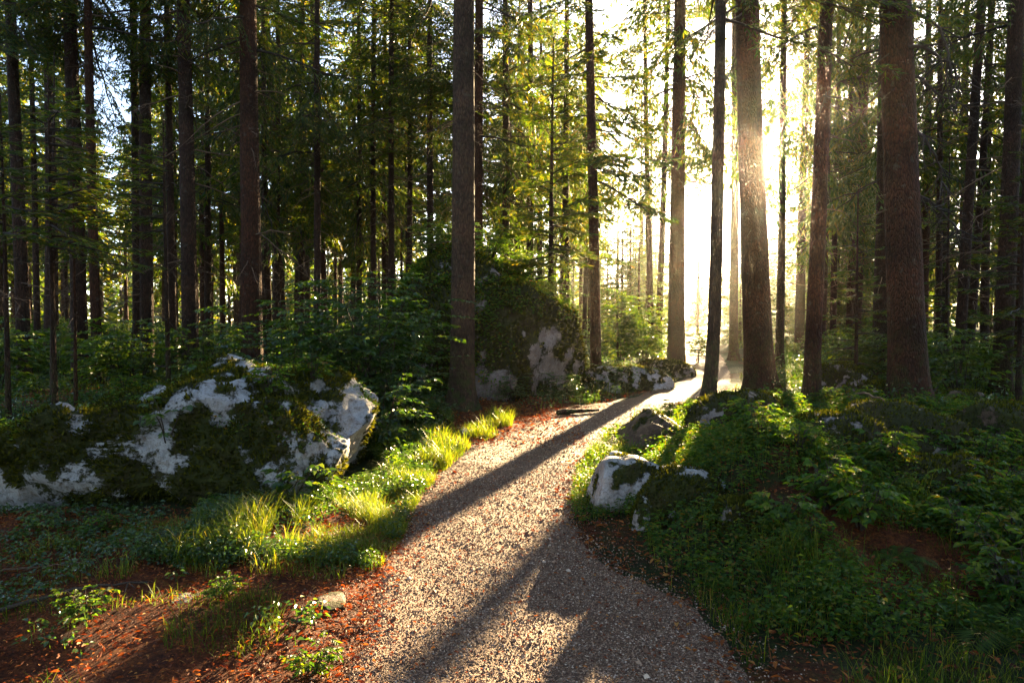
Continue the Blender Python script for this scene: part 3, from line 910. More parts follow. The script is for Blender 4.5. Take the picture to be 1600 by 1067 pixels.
def make_rocks():
    def bf(W, Nn):
        x, y, z = W[:, 0], W[:, 1], W[:, 2]
        a = -.42 * sstep(-1.85, -1.4, x)                               # bare right end
        a -= .38 * np.exp(-((x + 2.4) / .35) ** 2) * sstep(.80, .95, z)    # bare white crest
        a -= .26 * sstep(-3.3, -4.0, x)
        return a
    SURF['long'] = rock('long low mossy boulder with white limestone patches left of the path', 'boulder', (-3.35, 6.75, .12), (2.2, 1.45, .98), 5,
                        moss=.75, moss_fn=bf, tufts=34000, tuft_len=.042, cat='boulder', sub=7, e=.66, amp=.20, fs=1.9, random_planes=7,
                        planes=[((-.36, -.05, .93), .78), ((.64, -.1, .77), 1.62), ((.0, -.9, .35), 1.25)])
    def cf(W, Nn):
        x, z = W[:, 0], W[:, 2]
        return -.42 * np.exp(-((x - .62) / .38) ** 2 - ((z - .95) / .75) ** 2) + .08 - .1 * np.exp(-((z - .3) / .4) ** 2)
    SURF['tall'] = rock('tall outcrop under moss and shrubs behind the big straight spruce', 'rock_outcrop', (-.62, 15.6, .45), (2.15, 2.3, 2.72), 12, mat='rock_warm',
                        moss=.72, moss_fn=cf, tufts=26000, tuft_len=.075, cat='outcrop', sub=7, e=.74, amp=.16, fs=1.5, random_planes=4,
                        planes=[((.5, -.05, .85), 2.18), ((-.55, -.2, .8), 2.7)])
    SURF['white'] = rock('white cracked rock poking from the mound at the right path edge', 'rock', (.92, 5.62, .20), (.34, .31, .31), 31, moss=.34, cat='rock', sub=5,
                         moss_fn=lambda W, N_: .45 * sstep(.12, .02, W[:, 2]), tufts=1500, tuft_len=.025, e=.66, amp=.19, random_planes=12)
    SURF['low'] = rock('mossy low boulder right below the white cracked rock', 'boulder', (1.24, 5.02, .20), (.40, .34, .30), 44, moss=.70, tufts=6500, tuft_len=.028, sub=6,
                       cat='boulder', e=.85, amp=.14)
    SURF['dark'] = rock('dark brown pointed rock where the path bends', 'rock', (1.70, 8.2, .22), (.50, .42, .42), 53, mat='rock_dark', moss=.38, tufts=900, tuft_len=.03, sub=5,
                        cat='rock', e=.85, amp=.12, planes=[((-.6, 0, .8), .22), ((.55, 0, .8), .24)])
    SURF['flat'] = rock('flat pale rock under creeping plants on the far side of the path', 'rock', (2.55, 15.9, .12), (1.15, .6, .40), 61, moss=.45, tufts=4500, tuft_len=.05, sub=6, cat='rock')
    rock('small half buried stone in the litter with a white top', 'stone', tuple(np.array([at(292, 962, 3.72)[0], 3.72, .02])), (.13, .11, .06), 71, moss=.35, sub=4, cat='stone')
    rock('flat brown stone beside the left path edge near the camera', 'stone', (at(515, 965, 3.7)[0], 3.72, .03), (.10, .16, .04), 73, mat='rock_dark', moss=.5, sub=4, cat='stone')
    rock('yellowish stone on the bend left of the path', 'stone', (at(728, 688, 9.2)[0], 9.2, .06), (.12, .09, .08), 77, moss=.15, sub=4, cat='stone')
    rock('rounded mossy boulder behind the mound near the lit winding trail', 'boulder', (at(1320, 610, 13.5)[0], 13.5, .25), (.7, .6, .5), 81, moss=.75, tufts=4000, tuft_len=.05, sub=5, cat='boulder', mat='rock_warm')
    rock('small mossy hump boulder at the foot of the thick leaning trunk', 'boulder', (at(1352, 640, 11.8)[0], 11.6, .15), (.5, .5, .42), 83, moss=.8, tufts=4000, tuft_len=.045, sub=5, cat='boulder', mat='rock_warm')
    rock('dim stone among ferns under the slanting spruce', 'stone', (at(1505, 650, 11.0)[0], 11.0, .15), (.45, .35, .3), 87, moss=.5, sub=5, cat='stone', mat='rock_dark', tufts=1500, tuft_len=.04)
    rock('low mossy rock at the foot of the sturdy spruce where the path meets the light', 'rock', (at(1040, 578, 19.5)[0], 19.3, .12), (.8, .6, .38), 91, moss=.6, tufts=3000, tuft_len=.06, sub=5, cat='rock', mat='rock_warm')
    rock('mossy stone buried in grass between the boulder and the path', 'stone', (at(655, 690, 9.4)[0], 9.6, .1), (.4, .3, .24), 95, moss=.75, tufts=2500, tuft_len=.035, sub=5, cat='stone', mat='rock_warm')
    for lab, px, py, Y, r, sd in [('broad mossy boulder in the middle of the right mound below the slim grey spruce', 1150, 715, 7.6, (.6, .5, .42), 111),
                                  ('mossy boulder with a sunlit rim in front of the thick leaning trunk', 1395, 735, 7.4, (.72, .6, .5), 113),
                                  ('mossy boulder sunk in ferns between the mound and the red litter hollow', 1300, 805, 5.9, (.42, .4, .32), 117),
                                  ('low mossy boulder behind the red litter hollow', 1440, 840, 5.4, (.5, .4, .26), 119),
                                  ('small mossy boulder among herbs beside the low boulder', 1160, 880, 4.5, (.24, .22, .17), 121)]:
        x_ = at(px, py, Y)[0]
        rock(lab, 'boulder', (x_, Y, h1(x_, Y) + r[2] * .02), r, sd, moss=.80, tufts=5000, tuft_len=.035, sub=6, cat='boulder', mat='rock_warm', e=.8, amp=.17)
    rock('mossy stone in the dark gully at the right edge', 'stone', (at(1545, 740, 8.0)[0], 7.9, .35), (.5, .45, .3), 97, moss=.8, tufts=2500, tuft_len=.04, sub=5, cat='stone', mat='rock_dark')


# ------------------------------------------------------------------ plants
def shrub_geo(rng, h, spread, nst, leafL, ntw, nleaf, flat=.25, droop=.15):
    w, B, D, U = Geo(), [], [], []
    for s in range(nst):
        az = rng.uniform(0, 2 * PI)
        rr = spread * rng.uniform(.15, .8)
        top = np.array([math.cos(az) * rr, math.sin(az) * rr, h * rng.uniform(.6, 1.0)])
        b0 = np.array([math.cos(az), math.sin(az), 0]) * spread * rng.uniform(0, .12)
        t = np.linspace(0, 1, 7)[:, None]
        mid = np.array([top[0] * .35, top[1] * .35, top[2] * .62])
        ax = (1 - t) ** 2 * b0 + 2 * t * (1 - t) * mid + t ** 2 * top + rng.normal(0, .012, (7, 3)) * t
        w.add(*tube(ax, np.linspace(.006 + .005 * h, .002, 7), 5))
        for k in range(ntw):
            u = .25 + .75 * (k + rng.random()) / ntw
            p = np.array([np.interp(u, t[:, 0], ax[:, c]) for c in range(3)])
            a2 = az + rng.uniform(-2.2, 2.2)
            L = spread * rng.uniform(.3, .7) * (1.25 - .6 * u)
            d = np.array([math.cos(a2), math.sin(a2), rng.uniform(-.1, .3)])
            q = np.linspace(0, 1, 5)[:, None]
            tw = p + d * L * q - np.array([0, 0, droop * L]) * q ** 2
            w.add(*tube(tw, np.linspace(.003, .001, 5), 3))
            m = nleaf
            uq = np.linspace(.15, 1, m)
            pos = np.stack([np.interp(uq, q[:, 0], tw[:, c]) for c in range(3)], 1)
            sg = np.where(np.arange(m) % 2 == 0, 1, -1) * rng.uniform(.4, 1.1, m)
            dd = np.stack([np.cos(a2 + sg), np.sin(a2 + sg), rng.uniform(-.45, .1, m)], 1)
            B.append(pos); D.append(dd)
            U.append(np.array([0, 0, 1.0]) + rng.normal(0, flat, (m, 3)))
    B, D, U = np.concatenate(B), np.concatenate(D), np.concatenate(U)
    L = leafL * rng.uniform(.6, 1.15, len(B))
    return w, leaves(B, D, U, L, L * rng.uniform(.5, .68, len(B)))


def fern_geo(rng, nf, L):
    g = Geo()
    for k in range(nf):
        az = 2 * PI * k / nf + rng.uniform(-.3, .3)
        l = L * rng.uniform(.7, 1.1)
        t = np.linspace(0, 1, 12)
        x = l * (t ** 1.1) * .8
        z = l * (.75 * t - .62 * t ** 2.4)
        ax = np.stack([x * math.cos(az), x * math.sin(az), z], 1)
        g.add(*tube(ax, np.linspace(.004, .001, 12), 3), 0)
        n = 22
        u = np.linspace(.12, 1, n)
        pos = np.stack([np.interp(u, t, ax[:, c]) for c in range(3)], 1)
        tan = norm(np.gradient(pos, axis=0))
        side = np.array([-math.sin(az), math.cos(az), 0])
        pl = l * .3 * np.sin(np.clip(u * 1.05, 0, 1) * PI * .93) ** .8 + .01
        for s in (-1, 1):
            d = norm(side * s + tan * .45 + np.array([0, 0, -.18]))
            w = norm(tan + rng.normal(0, .1, tan.shape))
            g.add(*blades(pos, d, w, pl, .026 * L / .6 + 0 * pl), 0, False)
    return g


SH = {}


def plant(kind, label, x, y, z=None, s=1.0, rz=0.0, group=None, name=None, cat='shrub'):
    lib = SH[kind]
    wm, lm = lib[int(abs(x * 37 + y * 91)) % len(lib)]
    t = thing(name or 'leafy_shrub', label, cat, (x, y, h1(x, y) - .02 if z is None else z), rz, group, s)
    if wm is not None:
        obj('stem', wm, t)
    obj('foliage', lm, t)
    return t


def make_plants():
    rng = np.random.default_rng(202)

    def lib(key, n, mat, *a, **k):
        SH[key] = []
        for i in range(n):
            w, (V, Fl) = shrub_geo(rng, *a, **k)
            SH[key].append((w.mesh('stem', [M['twig']]), Geo().add(V, Fl, 0, False).mesh('foliage', [M[mat]])))
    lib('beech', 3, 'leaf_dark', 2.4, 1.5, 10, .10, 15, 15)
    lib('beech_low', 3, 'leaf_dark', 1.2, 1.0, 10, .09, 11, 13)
    lib('maple', 2, 'leaf', .55, .32, 3, .085, 5, 7, flat=.35)
    lib('herb', 4, 'herb', .38, .34, 8, .062, 5, 8, flat=.3)
    lib('bush_far', 3, 'leaf', 1.3, 1.1, 10, .10, 9, 12, flat=.45)
    lib('sapling_tree', 2, 'leaf', 2.6, 1.0, 10, .11, 20, 15, flat=.5)
    SH['fern'] = [(None, fern_geo(rng, 9, .6).mesh('foliage', [M['fern']])) for i in range(3)]
    # shrubs in the thicket between boulder and outcrop
    for lab, px, Y, s, k in [
        ('tall beech shrub with layered leaves reaching in front of the big straight spruce', 596, 9.9, .95, 'beech'),
        ('dark leafy shrub in the middle of the thicket behind the long boulder', 545, 9.6, .86, 'beech'),
        ('leafy shrub under the stout reddish spruce at the back of the long boulder', 440, 9.2, .80, 'beech'),
        ('low shrub with pale shining leaves left of the flared spruce foot', 622, 9.2, .8, 'beech_low'),
        ('low shrub spilling over the right shoulder of the long boulder', 596, 8.0, .82, 'beech_low'),
        ('leafy shrub behind the white crest of the long boulder', 395, 9.4, .95, 'beech_low'),
        ('spindly leafy shrub in dim light under the straight black spruce', 330, 10.5, .75, 'beech_low'),
        ('bushy shrub deep in the thicket left of the outcrop', 590, 12.2, 1.02, 'beech'),
        ('leaning shrub at the back of the thicket below three close poles', 500, 12.5, .95, 'beech')]:
        plant(k, lab, at(px, 560, Y)[0], Y, s=s, rz=rng.uniform(0, 6), group=None)
    # on the tall outcrop
    W, Fq, Nn = SURF['tall'][1:]
    for lab, px, kind, s in [('bright shrub on the left crest of the tall outcrop', 660, 'beech_low', .7), ('leafy shrub on the middle crest of the tall outcrop', 778, 'beech_low', .8),
                             ('sunlit shrub on the right crest of the tall outcrop', 815, 'bush_far', .55), ('shrub hanging over the right brow of the tall outcrop', 868, 'bush_far', .5), ('small shrub clinging to the sunny right edge of the tall outcrop', 890, 'bush_far', .36), ('sprawling shrub on the flat top of the tall outcrop left of the young spruce', 835, 'beech_low', .7),
                             ('fern like shrub at the top of the tall outcrop beside the big trunk', 700, 'bush_far', .6)]:
        x = at(px, 400, 15.2)[0]
        near = W[(np.abs(W[:, 0] - x) < .2) & (np.abs(W[:, 1] - 14.6) < .7)]
        if len(near):
            i = near[np.argmax(near[:, 2])]
            plant(kind, lab, i[0], i[1], i[2] - .08, s, rng.uniform(0, 6))
    for lab, px, Y, s in [('leafy shrub at the right foot of the tall outcrop', 880, 13.6, .55), ('small shrub at the dark base of the tall outcrop', 800, 13.2, .5),
                          ('pale leaved shrub round the foot of the slender path side spruce', 925, 16.6, .55), ('low shrub creeping over the flat pale rock', 960, 15.6, .5)]:
        plant('beech_low', lab, at(px, 600, Y)[0], Y, s=s, rz=rng.uniform(0, 6))
    # backlit saplings in the gap
    for lab, px, Y, s in [('bright green backlit sapling right of the slender path side spruce', 968, 19.5, 1.0), ('second backlit sapling in front of the leaning pair of thin spruces', 1003, 21, 1.0),
                          ('backlit sapling half behind the sturdy spruce', 1090, 25, .55)]:
        plant('sapling_tree', lab, at(px, 560, Y)[0], Y, s=s, rz=rng.uniform(0, 6), cat='sapling', name='sapling')
    # plants on and by the long boulder
    W, Fq, Nn = SURF['long'][1:]
    vis = (Nn[:, 1] < .2) & (W[:, 2] > .05)
    for lab, px, py, k, s in [('dark green leafy plant growing from the face of the long boulder', 262, 690, 'maple', .8), ('small leafy plant on the bright crest of the long boulder', 420, 612, 'herb', .75),
                              ('leafy tuft on the right shoulder of the long boulder', 490, 590, 'herb', .8), ('leafy sprig on the left slope of the long boulder', 190, 605, 'herb', .6)]:
        T = at(px, py, 6.0) - CAM
        rel = W - CAM
        sc_ = rel[:, 1] / T[1]
        err = np.hypot(rel[:, 0] - T[0] * sc_, rel[:, 2] - T[2] * sc_) + np.where(vis, 0, 9) + .05 * rel[:, 1]
        i = W[np.argmin(err)]
        plant(k, lab, i[0], i[1], i[2] - .05, s, rng.uniform(0, 6), cat='plant', name='leafy_plant')
    for lab, px, py, k, s in [('tall bright maple seedling in front of the right end of the long boulder', 455, 815, 'maple', 1.0), ('maple seedling with big leaves beside the brightest grass', 500, 800, 'maple', .8),
                              ('yellow green seedling at the dark foot of the long boulder', 70, 850, 'maple', .42), ('small leafy plant by the half buried stone', 348, 962, 'herb', .42),
                              ('leafy plant cut by the bottom edge of the picture', 490, 1064, 'herb', .45), ('leafy plant in the sunlit litter at lower left', 135, 985, 'herb', .5),
                              ('small seedling below the boulder among red litter', 150, 850, 'herb', .5), ('seedling at the foot of the boulder beside pale rock', 345, 815, 'herb', .55)]:
        Y = 1.6 * F / (py - 500.5)
        plant(k, lab, at(px, py, Y)[0], Y, s=s, rz=rng.uniform(0, 6), cat='plant', name='leafy_plant')
    # herbs on the right mound: individuals of one kind
    k = 0
    while k < 150:
        x, y = rng.uniform(.8, 6.0), rng.uniform(3.7, 11)
        if (x - .247 * y) ** 2 < .6 ** 2 and y < 9.4 or path_d(np.array([x]), np.array([y]))[0] < .28 or x > .9 + y * .62 or (x < 1.35 and y < 6.2) or (2.0 < x < 2.6 and y < 4.4):
            continue
        plant('herb', 'knee high leafy herb on the mound right of the path', x, y, s=rng.uniform(.5, 1.05), rz=rng.uniform(0, 6), group='herbs on the right mound', cat='plant', name='leafy_plant')
        k += 1
    k = 0
    while k < 34:
        x, y = rng.uniform(1.9, 8.5), rng.uniform(3.4, 12.5)
        if path_d(np.array([x]), np.array([y]))[0] < .8 or x > 1 + y * .72:
            continue
        plant('fern', 'arching fern on the shaded floor right of the path', x, y, s=rng.uniform(.45, .8), rz=rng.uniform(0, 6), group='ferns right of the path', cat='fern', name='fern')
        k += 1
    k = 0
    while k < 16:
        x, y = rng.uniform(-2.4, -.9), rng.uniform(6.6, 10.5)
        if path_d(np.array([x]), np.array([y]))[0] < .3:
            continue
        plant('fern', 'fern in the green verge between the long boulder and the path bend', x, y, s=rng.uniform(.5, .8), rz=rng.uniform(0, 6), group='ferns in the left verge', cat='fern', name='fern')
        k += 1
    # understorey of the woods
    for n, p0, p1, y0, y1, lab, grp, kd in [
        (125, -150, 560, 13, 62, 'low leafy bush on the shaded wood floor among the left trunks', 'bushes on the left wood floor', 'bush_far'),
        (24, 560, 930, 19, 40, 'low leafy bush on the wood floor behind the tall outcrop', 'bushes behind the tall outcrop', 'bush_far'),
        (34, 1290, 1750, 13, 40, 'low leafy bush on the dim wood floor among the right trunks', 'bushes on the right wood floor', 'bush_far'),
        (10, 930, 1290, 24, 50, 'hazy low bush beyond the end of the path', 'bushes in the bright haze', 'bush_far')]:
        k = 0
        while k < n:
            Y = rng.uniform(y0, y1)
            x = at(rng.uniform(p0, p1), 540, Y)[0]
            if path_d(np.array([x]), np.array([Y]))[0] < 1.0:
                continue
            plant(kd, lab, x, Y, s=rng.uniform(.6, 1.25) * (.7 if p0 == 930 else 1), rz=rng.uniform(0, 6), group=grp, name='bush', cat='bush')
            k += 1


def make_young_spruces():
    rng = np.random.default_rng(303)

    def young(label, x, y, Ht, r, z0, Lm, nb, z=None, style='flat', azr=None, lean=(0, 0), bare=0.0):
        zz = h1(x, y) - .03 if z is None else z
        t = thing('young_spruce', label, 'tree', (x, y, zz))
        V, Fq = trunk_geo(Ht, r, lean, .25, int(abs(x * 100)), 10, .015)
        obj('trunk', Geo().add(V, Fq).mesh('trunk', [M['bark']]), t)
        g = Geo()
        for k in range(nb):
            u = (k + rng.random()) / nb
            zb = z0 + (Ht - z0) * u
            L = Lm * (1 - u) ** .75 * rng.uniform(.65, 1.1) + .12
            lib = BR['fine', style]
            L0, ((wV, wF), (nV, nF)) = lib[min(range(len(lib)), key=lambda i: abs(lib[i][0] - L) + rng.random() * .4)]
            az = rng.uniform(0, 2 * PI) if azr is None else R(rng.uniform(*azr))
            pt = R(rng.uniform(-12, 8) + 25 * u)
            p = (lean[0] * zb, lean[1] * zb, zb)
            g.add(place(wV, az, pt, p, L / L0), wF, 0)
            if rng.random() > bare:
                g.add(place(nV, az, pt, p, L / L0), nF, 1, False)
        obj('crown', g.mesh('crown', [M['twig'], M['needle']]), t)
    X = lambda px, Y: at(px, 520, Y)[0]
    young('young spruce with level sunlit sprays crossing in front of the left trunks', X(84, 10.2), 10.2, 5.2, .045, 2.6, 1.5, 30, azr=(-50, 70))
    young('young spruce with amber fans of needles at the left picture edge', X(8, 9.8), 9.8, 4.8, .04, 2.8, 1.3, 26)
    young('young spruce reaching a golden spray toward the paired trunks', X(262, 12.2), 12.2, 5.0, .045, 2.9, 1.5, 16, azr=(130, 300))
    W = SURF['tall'][1]
    p = W[np.argmin(np.hypot(W[:, 0] - X(858, 15.6), W[:, 1] - 15.2) - W[:, 2] * .3)]
    young('young spruce with drooping lacy branches standing on the tall outcrop', p[0], p[1], 6.0, .06, .5, 1.9, 58, z=p[2] - .15, lean=(.012, 0), bare=.08)
    young('small backlit spruce beside the pair of thin spruces in the gap', X(1045, 24), 24, 4.5, .05, .4, 1.2, 30)
    young('young spruce in the dim understorey left of the thick leaning trunk', X(1338, 15), 15, 4.5, .045, .6, 1.3, 34)
    young('young spruce in the shade behind the slanting spruce', X(1478, 17.5), 17.5, 6.0, .05, 1.0, 1.7, 40)
    young('young spruce at the far right between the broad trunk and the edge', X(1592, 12.5), 12.5, 4.8, .05, .8, 1.5, 36)


# ------------------------------------------------------------------ ground cover
def scatter(rng, n, x0, x1, y0, y1, ok):
    out = []
    m = 0
    while m < n:
        x, y = rng.uniform(x0, x1, n * 2), rng.uniform(y0, y1, n * 2)
        k = ok(x, y)
        out.append(np.stack([x[k], y[k]], 1))
        m += int(k.sum())
        if len(out) > 60:
            break
    return np.concatenate(out)[:n]


def free(x, y):
    """not under the big rocks."""
    a = ((x + 3.35) / 2.1) ** 2 + ((y - 6.75) / 1.35) ** 2 > 1
    return a & (((x + .62) / 2.0) ** 2 + ((y - 15.6) / 2.1) ** 2 > 1)


def ground_cover():
    rng = np.random.default_rng(404)
    P3 = lambda q: np.stack([q[:, 0], q[:, 1], np.zeros(len(q))], 1)
    cl = lambda x, y, f, sd: fbm(np.stack([x, y, 0 * x], 1) * f, sd, 3)
    # gravel
    g = Geo()
    ico = np.array([[1, 0, 0], [-1, 0, 0], [0, 1, 0], [0, -1, 0], [0, 0, 1], [0, 0, -1.0]])
    tri = np.array([[0, 2, 4], [2, 1, 4], [1, 3, 4], [3, 0, 4], [2, 0, 5], [1, 2, 5], [3, 1, 5], [0, 3, 5]])
    for n, y0, y1, s0, s1 in [(26000, 2.4, 4.6, .0026, .007), (17000, 4.6, 7.5, .0035, .008), (7500, 7.5, 13, .005, .011), (260, 2.5, 12, .010, .022)]:
        q = scatter(rng, n, -1.2, 3.2, y0, y1, lambda x, y: path_d(x, y) < .02 + .5 * rng.random(len(x)) ** 5)
        n = len(q)
        s = rng.uniform(s0, s1, n)
        dirs = ico[None] * (s[:, None, None] * rng.uniform(.6, 1.25, (n, 6, 1))) + rng.normal(0, .15, (n, 6, 3)) * s[:, None, None]
        a = rng.uniform(0, 6.28, n)
        c, si = np.cos(a)[:, None], np.sin(a)[:, None]
        dx, dy, dz = dirs[..., 0] * c - dirs[..., 1] * si, dirs[..., 0] * si + dirs[..., 1] * c, dirs[..., 2] * .7
        z = H(q[:, 0], q[:, 1]) + .012 + s * .25
        V = np.stack([q[:, 0:1] + dx, q[:, 1:2] + dy, z[:, None] + dz], -1).reshape(-1, 3)
        g.add(V, (np.arange(n)[:, None, None] * 6 + tri[None]).reshape(-1, 3), 0, False)
    tag(obj('gravel', g.mesh('gravel', [M['gravel']])), 'loose pale and brown gravel lying on the footpath', 'gravel', kind='stuff')
    # litter: dry leaves and needles
    g = Geo()
    for n, x0, x1, y0, y1, L0, L1 in [(9000, -4.5, -.4, 2.3, 5.6, .014, .042), (16000, -4.2, -.4, 2.3, 5.4, .008, .022), (5000, -1.6, 1.0, 8.5, 14, .03, .06), (15000, .4, 6, 2.4, 8, .015, .05), (5000, -1.3, 1.7, 2.4, 7, .008, .03), (2500, -1.1, 1.6, 2.4, 9, .012, .03), (9000, -9, 10, 5, 16, .03, .07)]:
        q = scatter(rng, n, x0, x1, y0, y1, lambda x, y: free(x, y) & (path_d(x, y) > (-.25 if n not in (2500, 5000) else -2) * rng.random(len(x)) ** 2))
        n = len(q)
        a = rng.uniform(0, 6.28, n)
        d = np.stack([np.cos(a), np.sin(a), rng.normal(0, .25, n)], 1)
        up = np.array([0, 0, 1.0]) + rng.normal(0, .4, (n, 3))
        L = rng.uniform(L0, L1, n)
        b = np.stack([q[:, 0], q[:, 1], H(q[:, 0], q[:, 1]) + .012 + .5 * L * np.abs(d[:, 2]) + rng.uniform(0, .012, n)], 1)
        g.add(*leaves(b, d, up, L, L * rng.uniform(.12, .6, n), .3, .15), 0, False)
    q = scatter(rng, 2600, -6, 6, 2.3, 11, lambda x, y: free(x, y) & (path_d(x, y) > -.12 * rng.random(len(x))))
    n = len(q)
    a = rng.uniform(0, 6.28, n)
    d = np.stack([np.cos(a), np.sin(a), rng.uniform(0, .22, n)], 1)
    L = rng.uniform(.04, .28, n) * rng.random(n) ** .7
    b = np.stack([q[:, 0], q[:, 1], H(q[:, 0], q[:, 1]) + .012], 1)
    for wv in (np.array([0, 0, 1.0]), None):
        w = np.repeat(wv[None], n, 0) if wv is not None else np.stack([-np.sin(a), np.cos(a), 0 * a], 1)
        g.add(*blades(b, d, w, L, .0045), 0, False)
    tag(obj('fallen_leaves', g.mesh('fallen_leaves', [M['litter']])), 'red brown dry leaves, needles and tiny twigs strewn over the forest floor', 'leaf litter', kind='stuff')

    # grass
    def grass_obj(name, label, mat, parts):
        g = Geo()
        for n, x0, x1, y0, y1, h0, h1_, W, ok in parts:
            q = scatter(rng, n, x0, x1, y0, y1, lambda x, y: free(x, y) & ok(x, y))
            if len(q) == 0:
                continue
            n = len(q)
            a = rng.uniform(0, 6.28, n)
            l = np.stack([np.cos(a), np.sin(a)], 1) * rng.uniform(.25, 1.25, n)[:, None]
            b = np.stack([q[:, 0], q[:, 1], H(q[:, 0], q[:, 1]) - .01], 1)
            hm = np.clip(.8 + 1.1 * cl(q[:, 0], q[:, 1], 3.1, 29), .3, 1.5)
            g.add(*grass(b, (h0 + (h1_ - h0) * rng.random(n) ** 1.6) * hm, l, W * rng.uniform(.6, 1.3, n)), 0, False)
        tag(obj(name, g.mesh(name, [M[mat]])), label, 'grass', kind='stuff')
    left = lambda x, y: np.interp(y, PY, PL) - x
    right = lambda x, y: x - np.interp(y, PY, PR)
    grass_obj('verge_grass', 'bright fine grass along the left path edge by the long boulder', 'grass', [
        (20000, -2.2, -.5, 4.3, 7.4, .04, .22, .0034, lambda x, y: (left(x, y) > .02 * rng.random(len(x))) & (rng.random(len(x)) < 1.35 - left(x, y) * .75) & (cl(x, y, 2.6, 1) > -.13)),
        (8000, -2.2, 0, 7.0, 11, .08, .26, .007, lambda x, y: (left(x, y) > .0) & (left(x, y) < 1.6) & (cl(x, y, 1.6, 2) > -.2)),
        (4500, -3.2, -1.0, 4.0, 5.6, .04, .16, .0034, lambda x, y: (cl(x, y, 2.5, 3) > .08)),
        (5000, 0, 6, 12.5, 24, .08, .25, .012, lambda x, y: (left(x, y) > .1) & (cl(x, y, .9, 4) > -.1)),
        (3500, .3, 2.4, 5.4, 9.5, .05, .16, .006, lambda x, y: (right(x, y) > .0) & (right(x, y) < .55) & (cl(x, y, 2, 6) > -.2)),
    ])
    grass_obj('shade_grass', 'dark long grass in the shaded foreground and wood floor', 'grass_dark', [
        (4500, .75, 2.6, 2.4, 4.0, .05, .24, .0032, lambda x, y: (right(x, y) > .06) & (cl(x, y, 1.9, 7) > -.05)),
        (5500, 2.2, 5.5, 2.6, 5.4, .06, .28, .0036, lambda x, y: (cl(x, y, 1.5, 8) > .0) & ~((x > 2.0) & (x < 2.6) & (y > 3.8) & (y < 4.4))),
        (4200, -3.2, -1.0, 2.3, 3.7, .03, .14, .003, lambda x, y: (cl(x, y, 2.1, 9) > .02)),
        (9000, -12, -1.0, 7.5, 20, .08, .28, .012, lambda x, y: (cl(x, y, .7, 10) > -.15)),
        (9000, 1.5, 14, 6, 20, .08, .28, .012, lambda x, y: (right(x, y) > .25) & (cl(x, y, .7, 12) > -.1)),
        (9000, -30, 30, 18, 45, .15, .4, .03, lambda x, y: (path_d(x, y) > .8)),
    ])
    # low herb carpet
    def carpet(name, label, mat, parts):
        g = Geo()
        for n, x0, x1, y0, y1, h0, h1_, L0, k, ok in parts:
            q = scatter(rng, n, x0, x1, y0, y1, lambda x, y: free(x, y) & ok(x, y))
            if len(q) == 0:
                continue
            n = len(q)
            h = rng.uniform(h0, h1_, n)
            zz = H(q[:, 0], q[:, 1])
            a = rng.uniform(0, 6.28, (n, k))
            r = rng.uniform(.02, 1, (n, k)) * (L0 * 1.2)
            lv = rng.uniform(.45, 1, (n, k))
            b = np.stack([q[:, 0:1] + np.cos(a) * r, q[:, 1:2] + np.sin(a) * r, (zz + 0 * h)[:, None] + h[:, None] * lv], -1).reshape(-1, 3)
            d = np.stack([np.cos(a), np.sin(a), rng.uniform(-.4, .25, (n, k))], -1).reshape(-1, 3)
            up = np.array([0, 0, 1.0]) + rng.normal(0, .35, (n * k, 3))
            L = L0 * rng.uniform(.6, 1.2, n * k)
            g.add(*leaves(b, d, up, L, L * rng.uniform(.45, .7, n * k)), 0, False)
            s0 = np.stack([q[:, 0], q[:, 1], zz - .01], 1)
            g.add(*blades(s0, np.repeat([[0, 0, 1.0]], n, 0) + rng.normal(0, .08, (n, 3)), np.repeat([[1.0, 0, 0]], n, 0), h, .004), 0, False)
        tag(obj(name, g.mesh(name, [M[mat]])), label, 'ground cover', kind='stuff')
    carpet('mound_undergrowth', 'small leaved ground cover carpeting the mound right of the path', 'herb', [
        (2600, .5, 2.6, 5.2, 9.6, .04, .15, .030, 8, lambda x, y: (right(x, y) > .02) & (((x - 1.62) / .5) ** 2 + ((y - 7.9) / .7) ** 2 > 1) & (rng.random(len(x)) < 1.2 - .4 * right(x, y))),
        (5200, .9, 4.6, 3.2, 6.6, .03, .2, .034, 8, lambda x, y: (right(x, y) > .18) & (cl(x, y, 1.9, 31) > -.2) & ~((x > 2.0) & (x < 2.6) & (y > 3.8) & (y < 4.4))),
        (3800, 1.2, 7, 4.8, 12, .06, .24, .042, 7, lambda x, y: (right(x, y) > .3) & (cl(x, y, 1.4, 14) > -.05) & ~((x > 2.0) & (x < 2.6) & (y > 3.8) & (y < 4.4))),
        (2000, 2.5, 8, 2.8, 6, .05, .2, .04, 7, lambda x, y: (cl(x, y, 1.3, 15) > .1) & ~((x > 2.0) & (x < 2.6) & (y > 3.8) & (y < 4.4))),
    ])
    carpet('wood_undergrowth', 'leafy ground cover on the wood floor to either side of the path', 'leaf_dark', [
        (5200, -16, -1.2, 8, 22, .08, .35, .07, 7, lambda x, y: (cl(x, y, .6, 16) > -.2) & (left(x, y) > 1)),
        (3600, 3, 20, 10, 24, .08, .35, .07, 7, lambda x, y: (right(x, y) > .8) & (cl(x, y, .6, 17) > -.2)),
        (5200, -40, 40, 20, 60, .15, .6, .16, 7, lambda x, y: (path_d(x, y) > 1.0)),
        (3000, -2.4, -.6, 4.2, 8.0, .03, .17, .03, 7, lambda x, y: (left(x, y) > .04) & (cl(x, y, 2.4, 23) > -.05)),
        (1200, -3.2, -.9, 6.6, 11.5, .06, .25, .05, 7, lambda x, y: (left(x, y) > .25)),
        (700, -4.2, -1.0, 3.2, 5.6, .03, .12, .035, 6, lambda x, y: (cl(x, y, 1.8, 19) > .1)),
        (900, -.6, 5, 12.6, 20, .06, .3, .05, 7, lambda x, y: (left(x, y) > .3)),
    ])


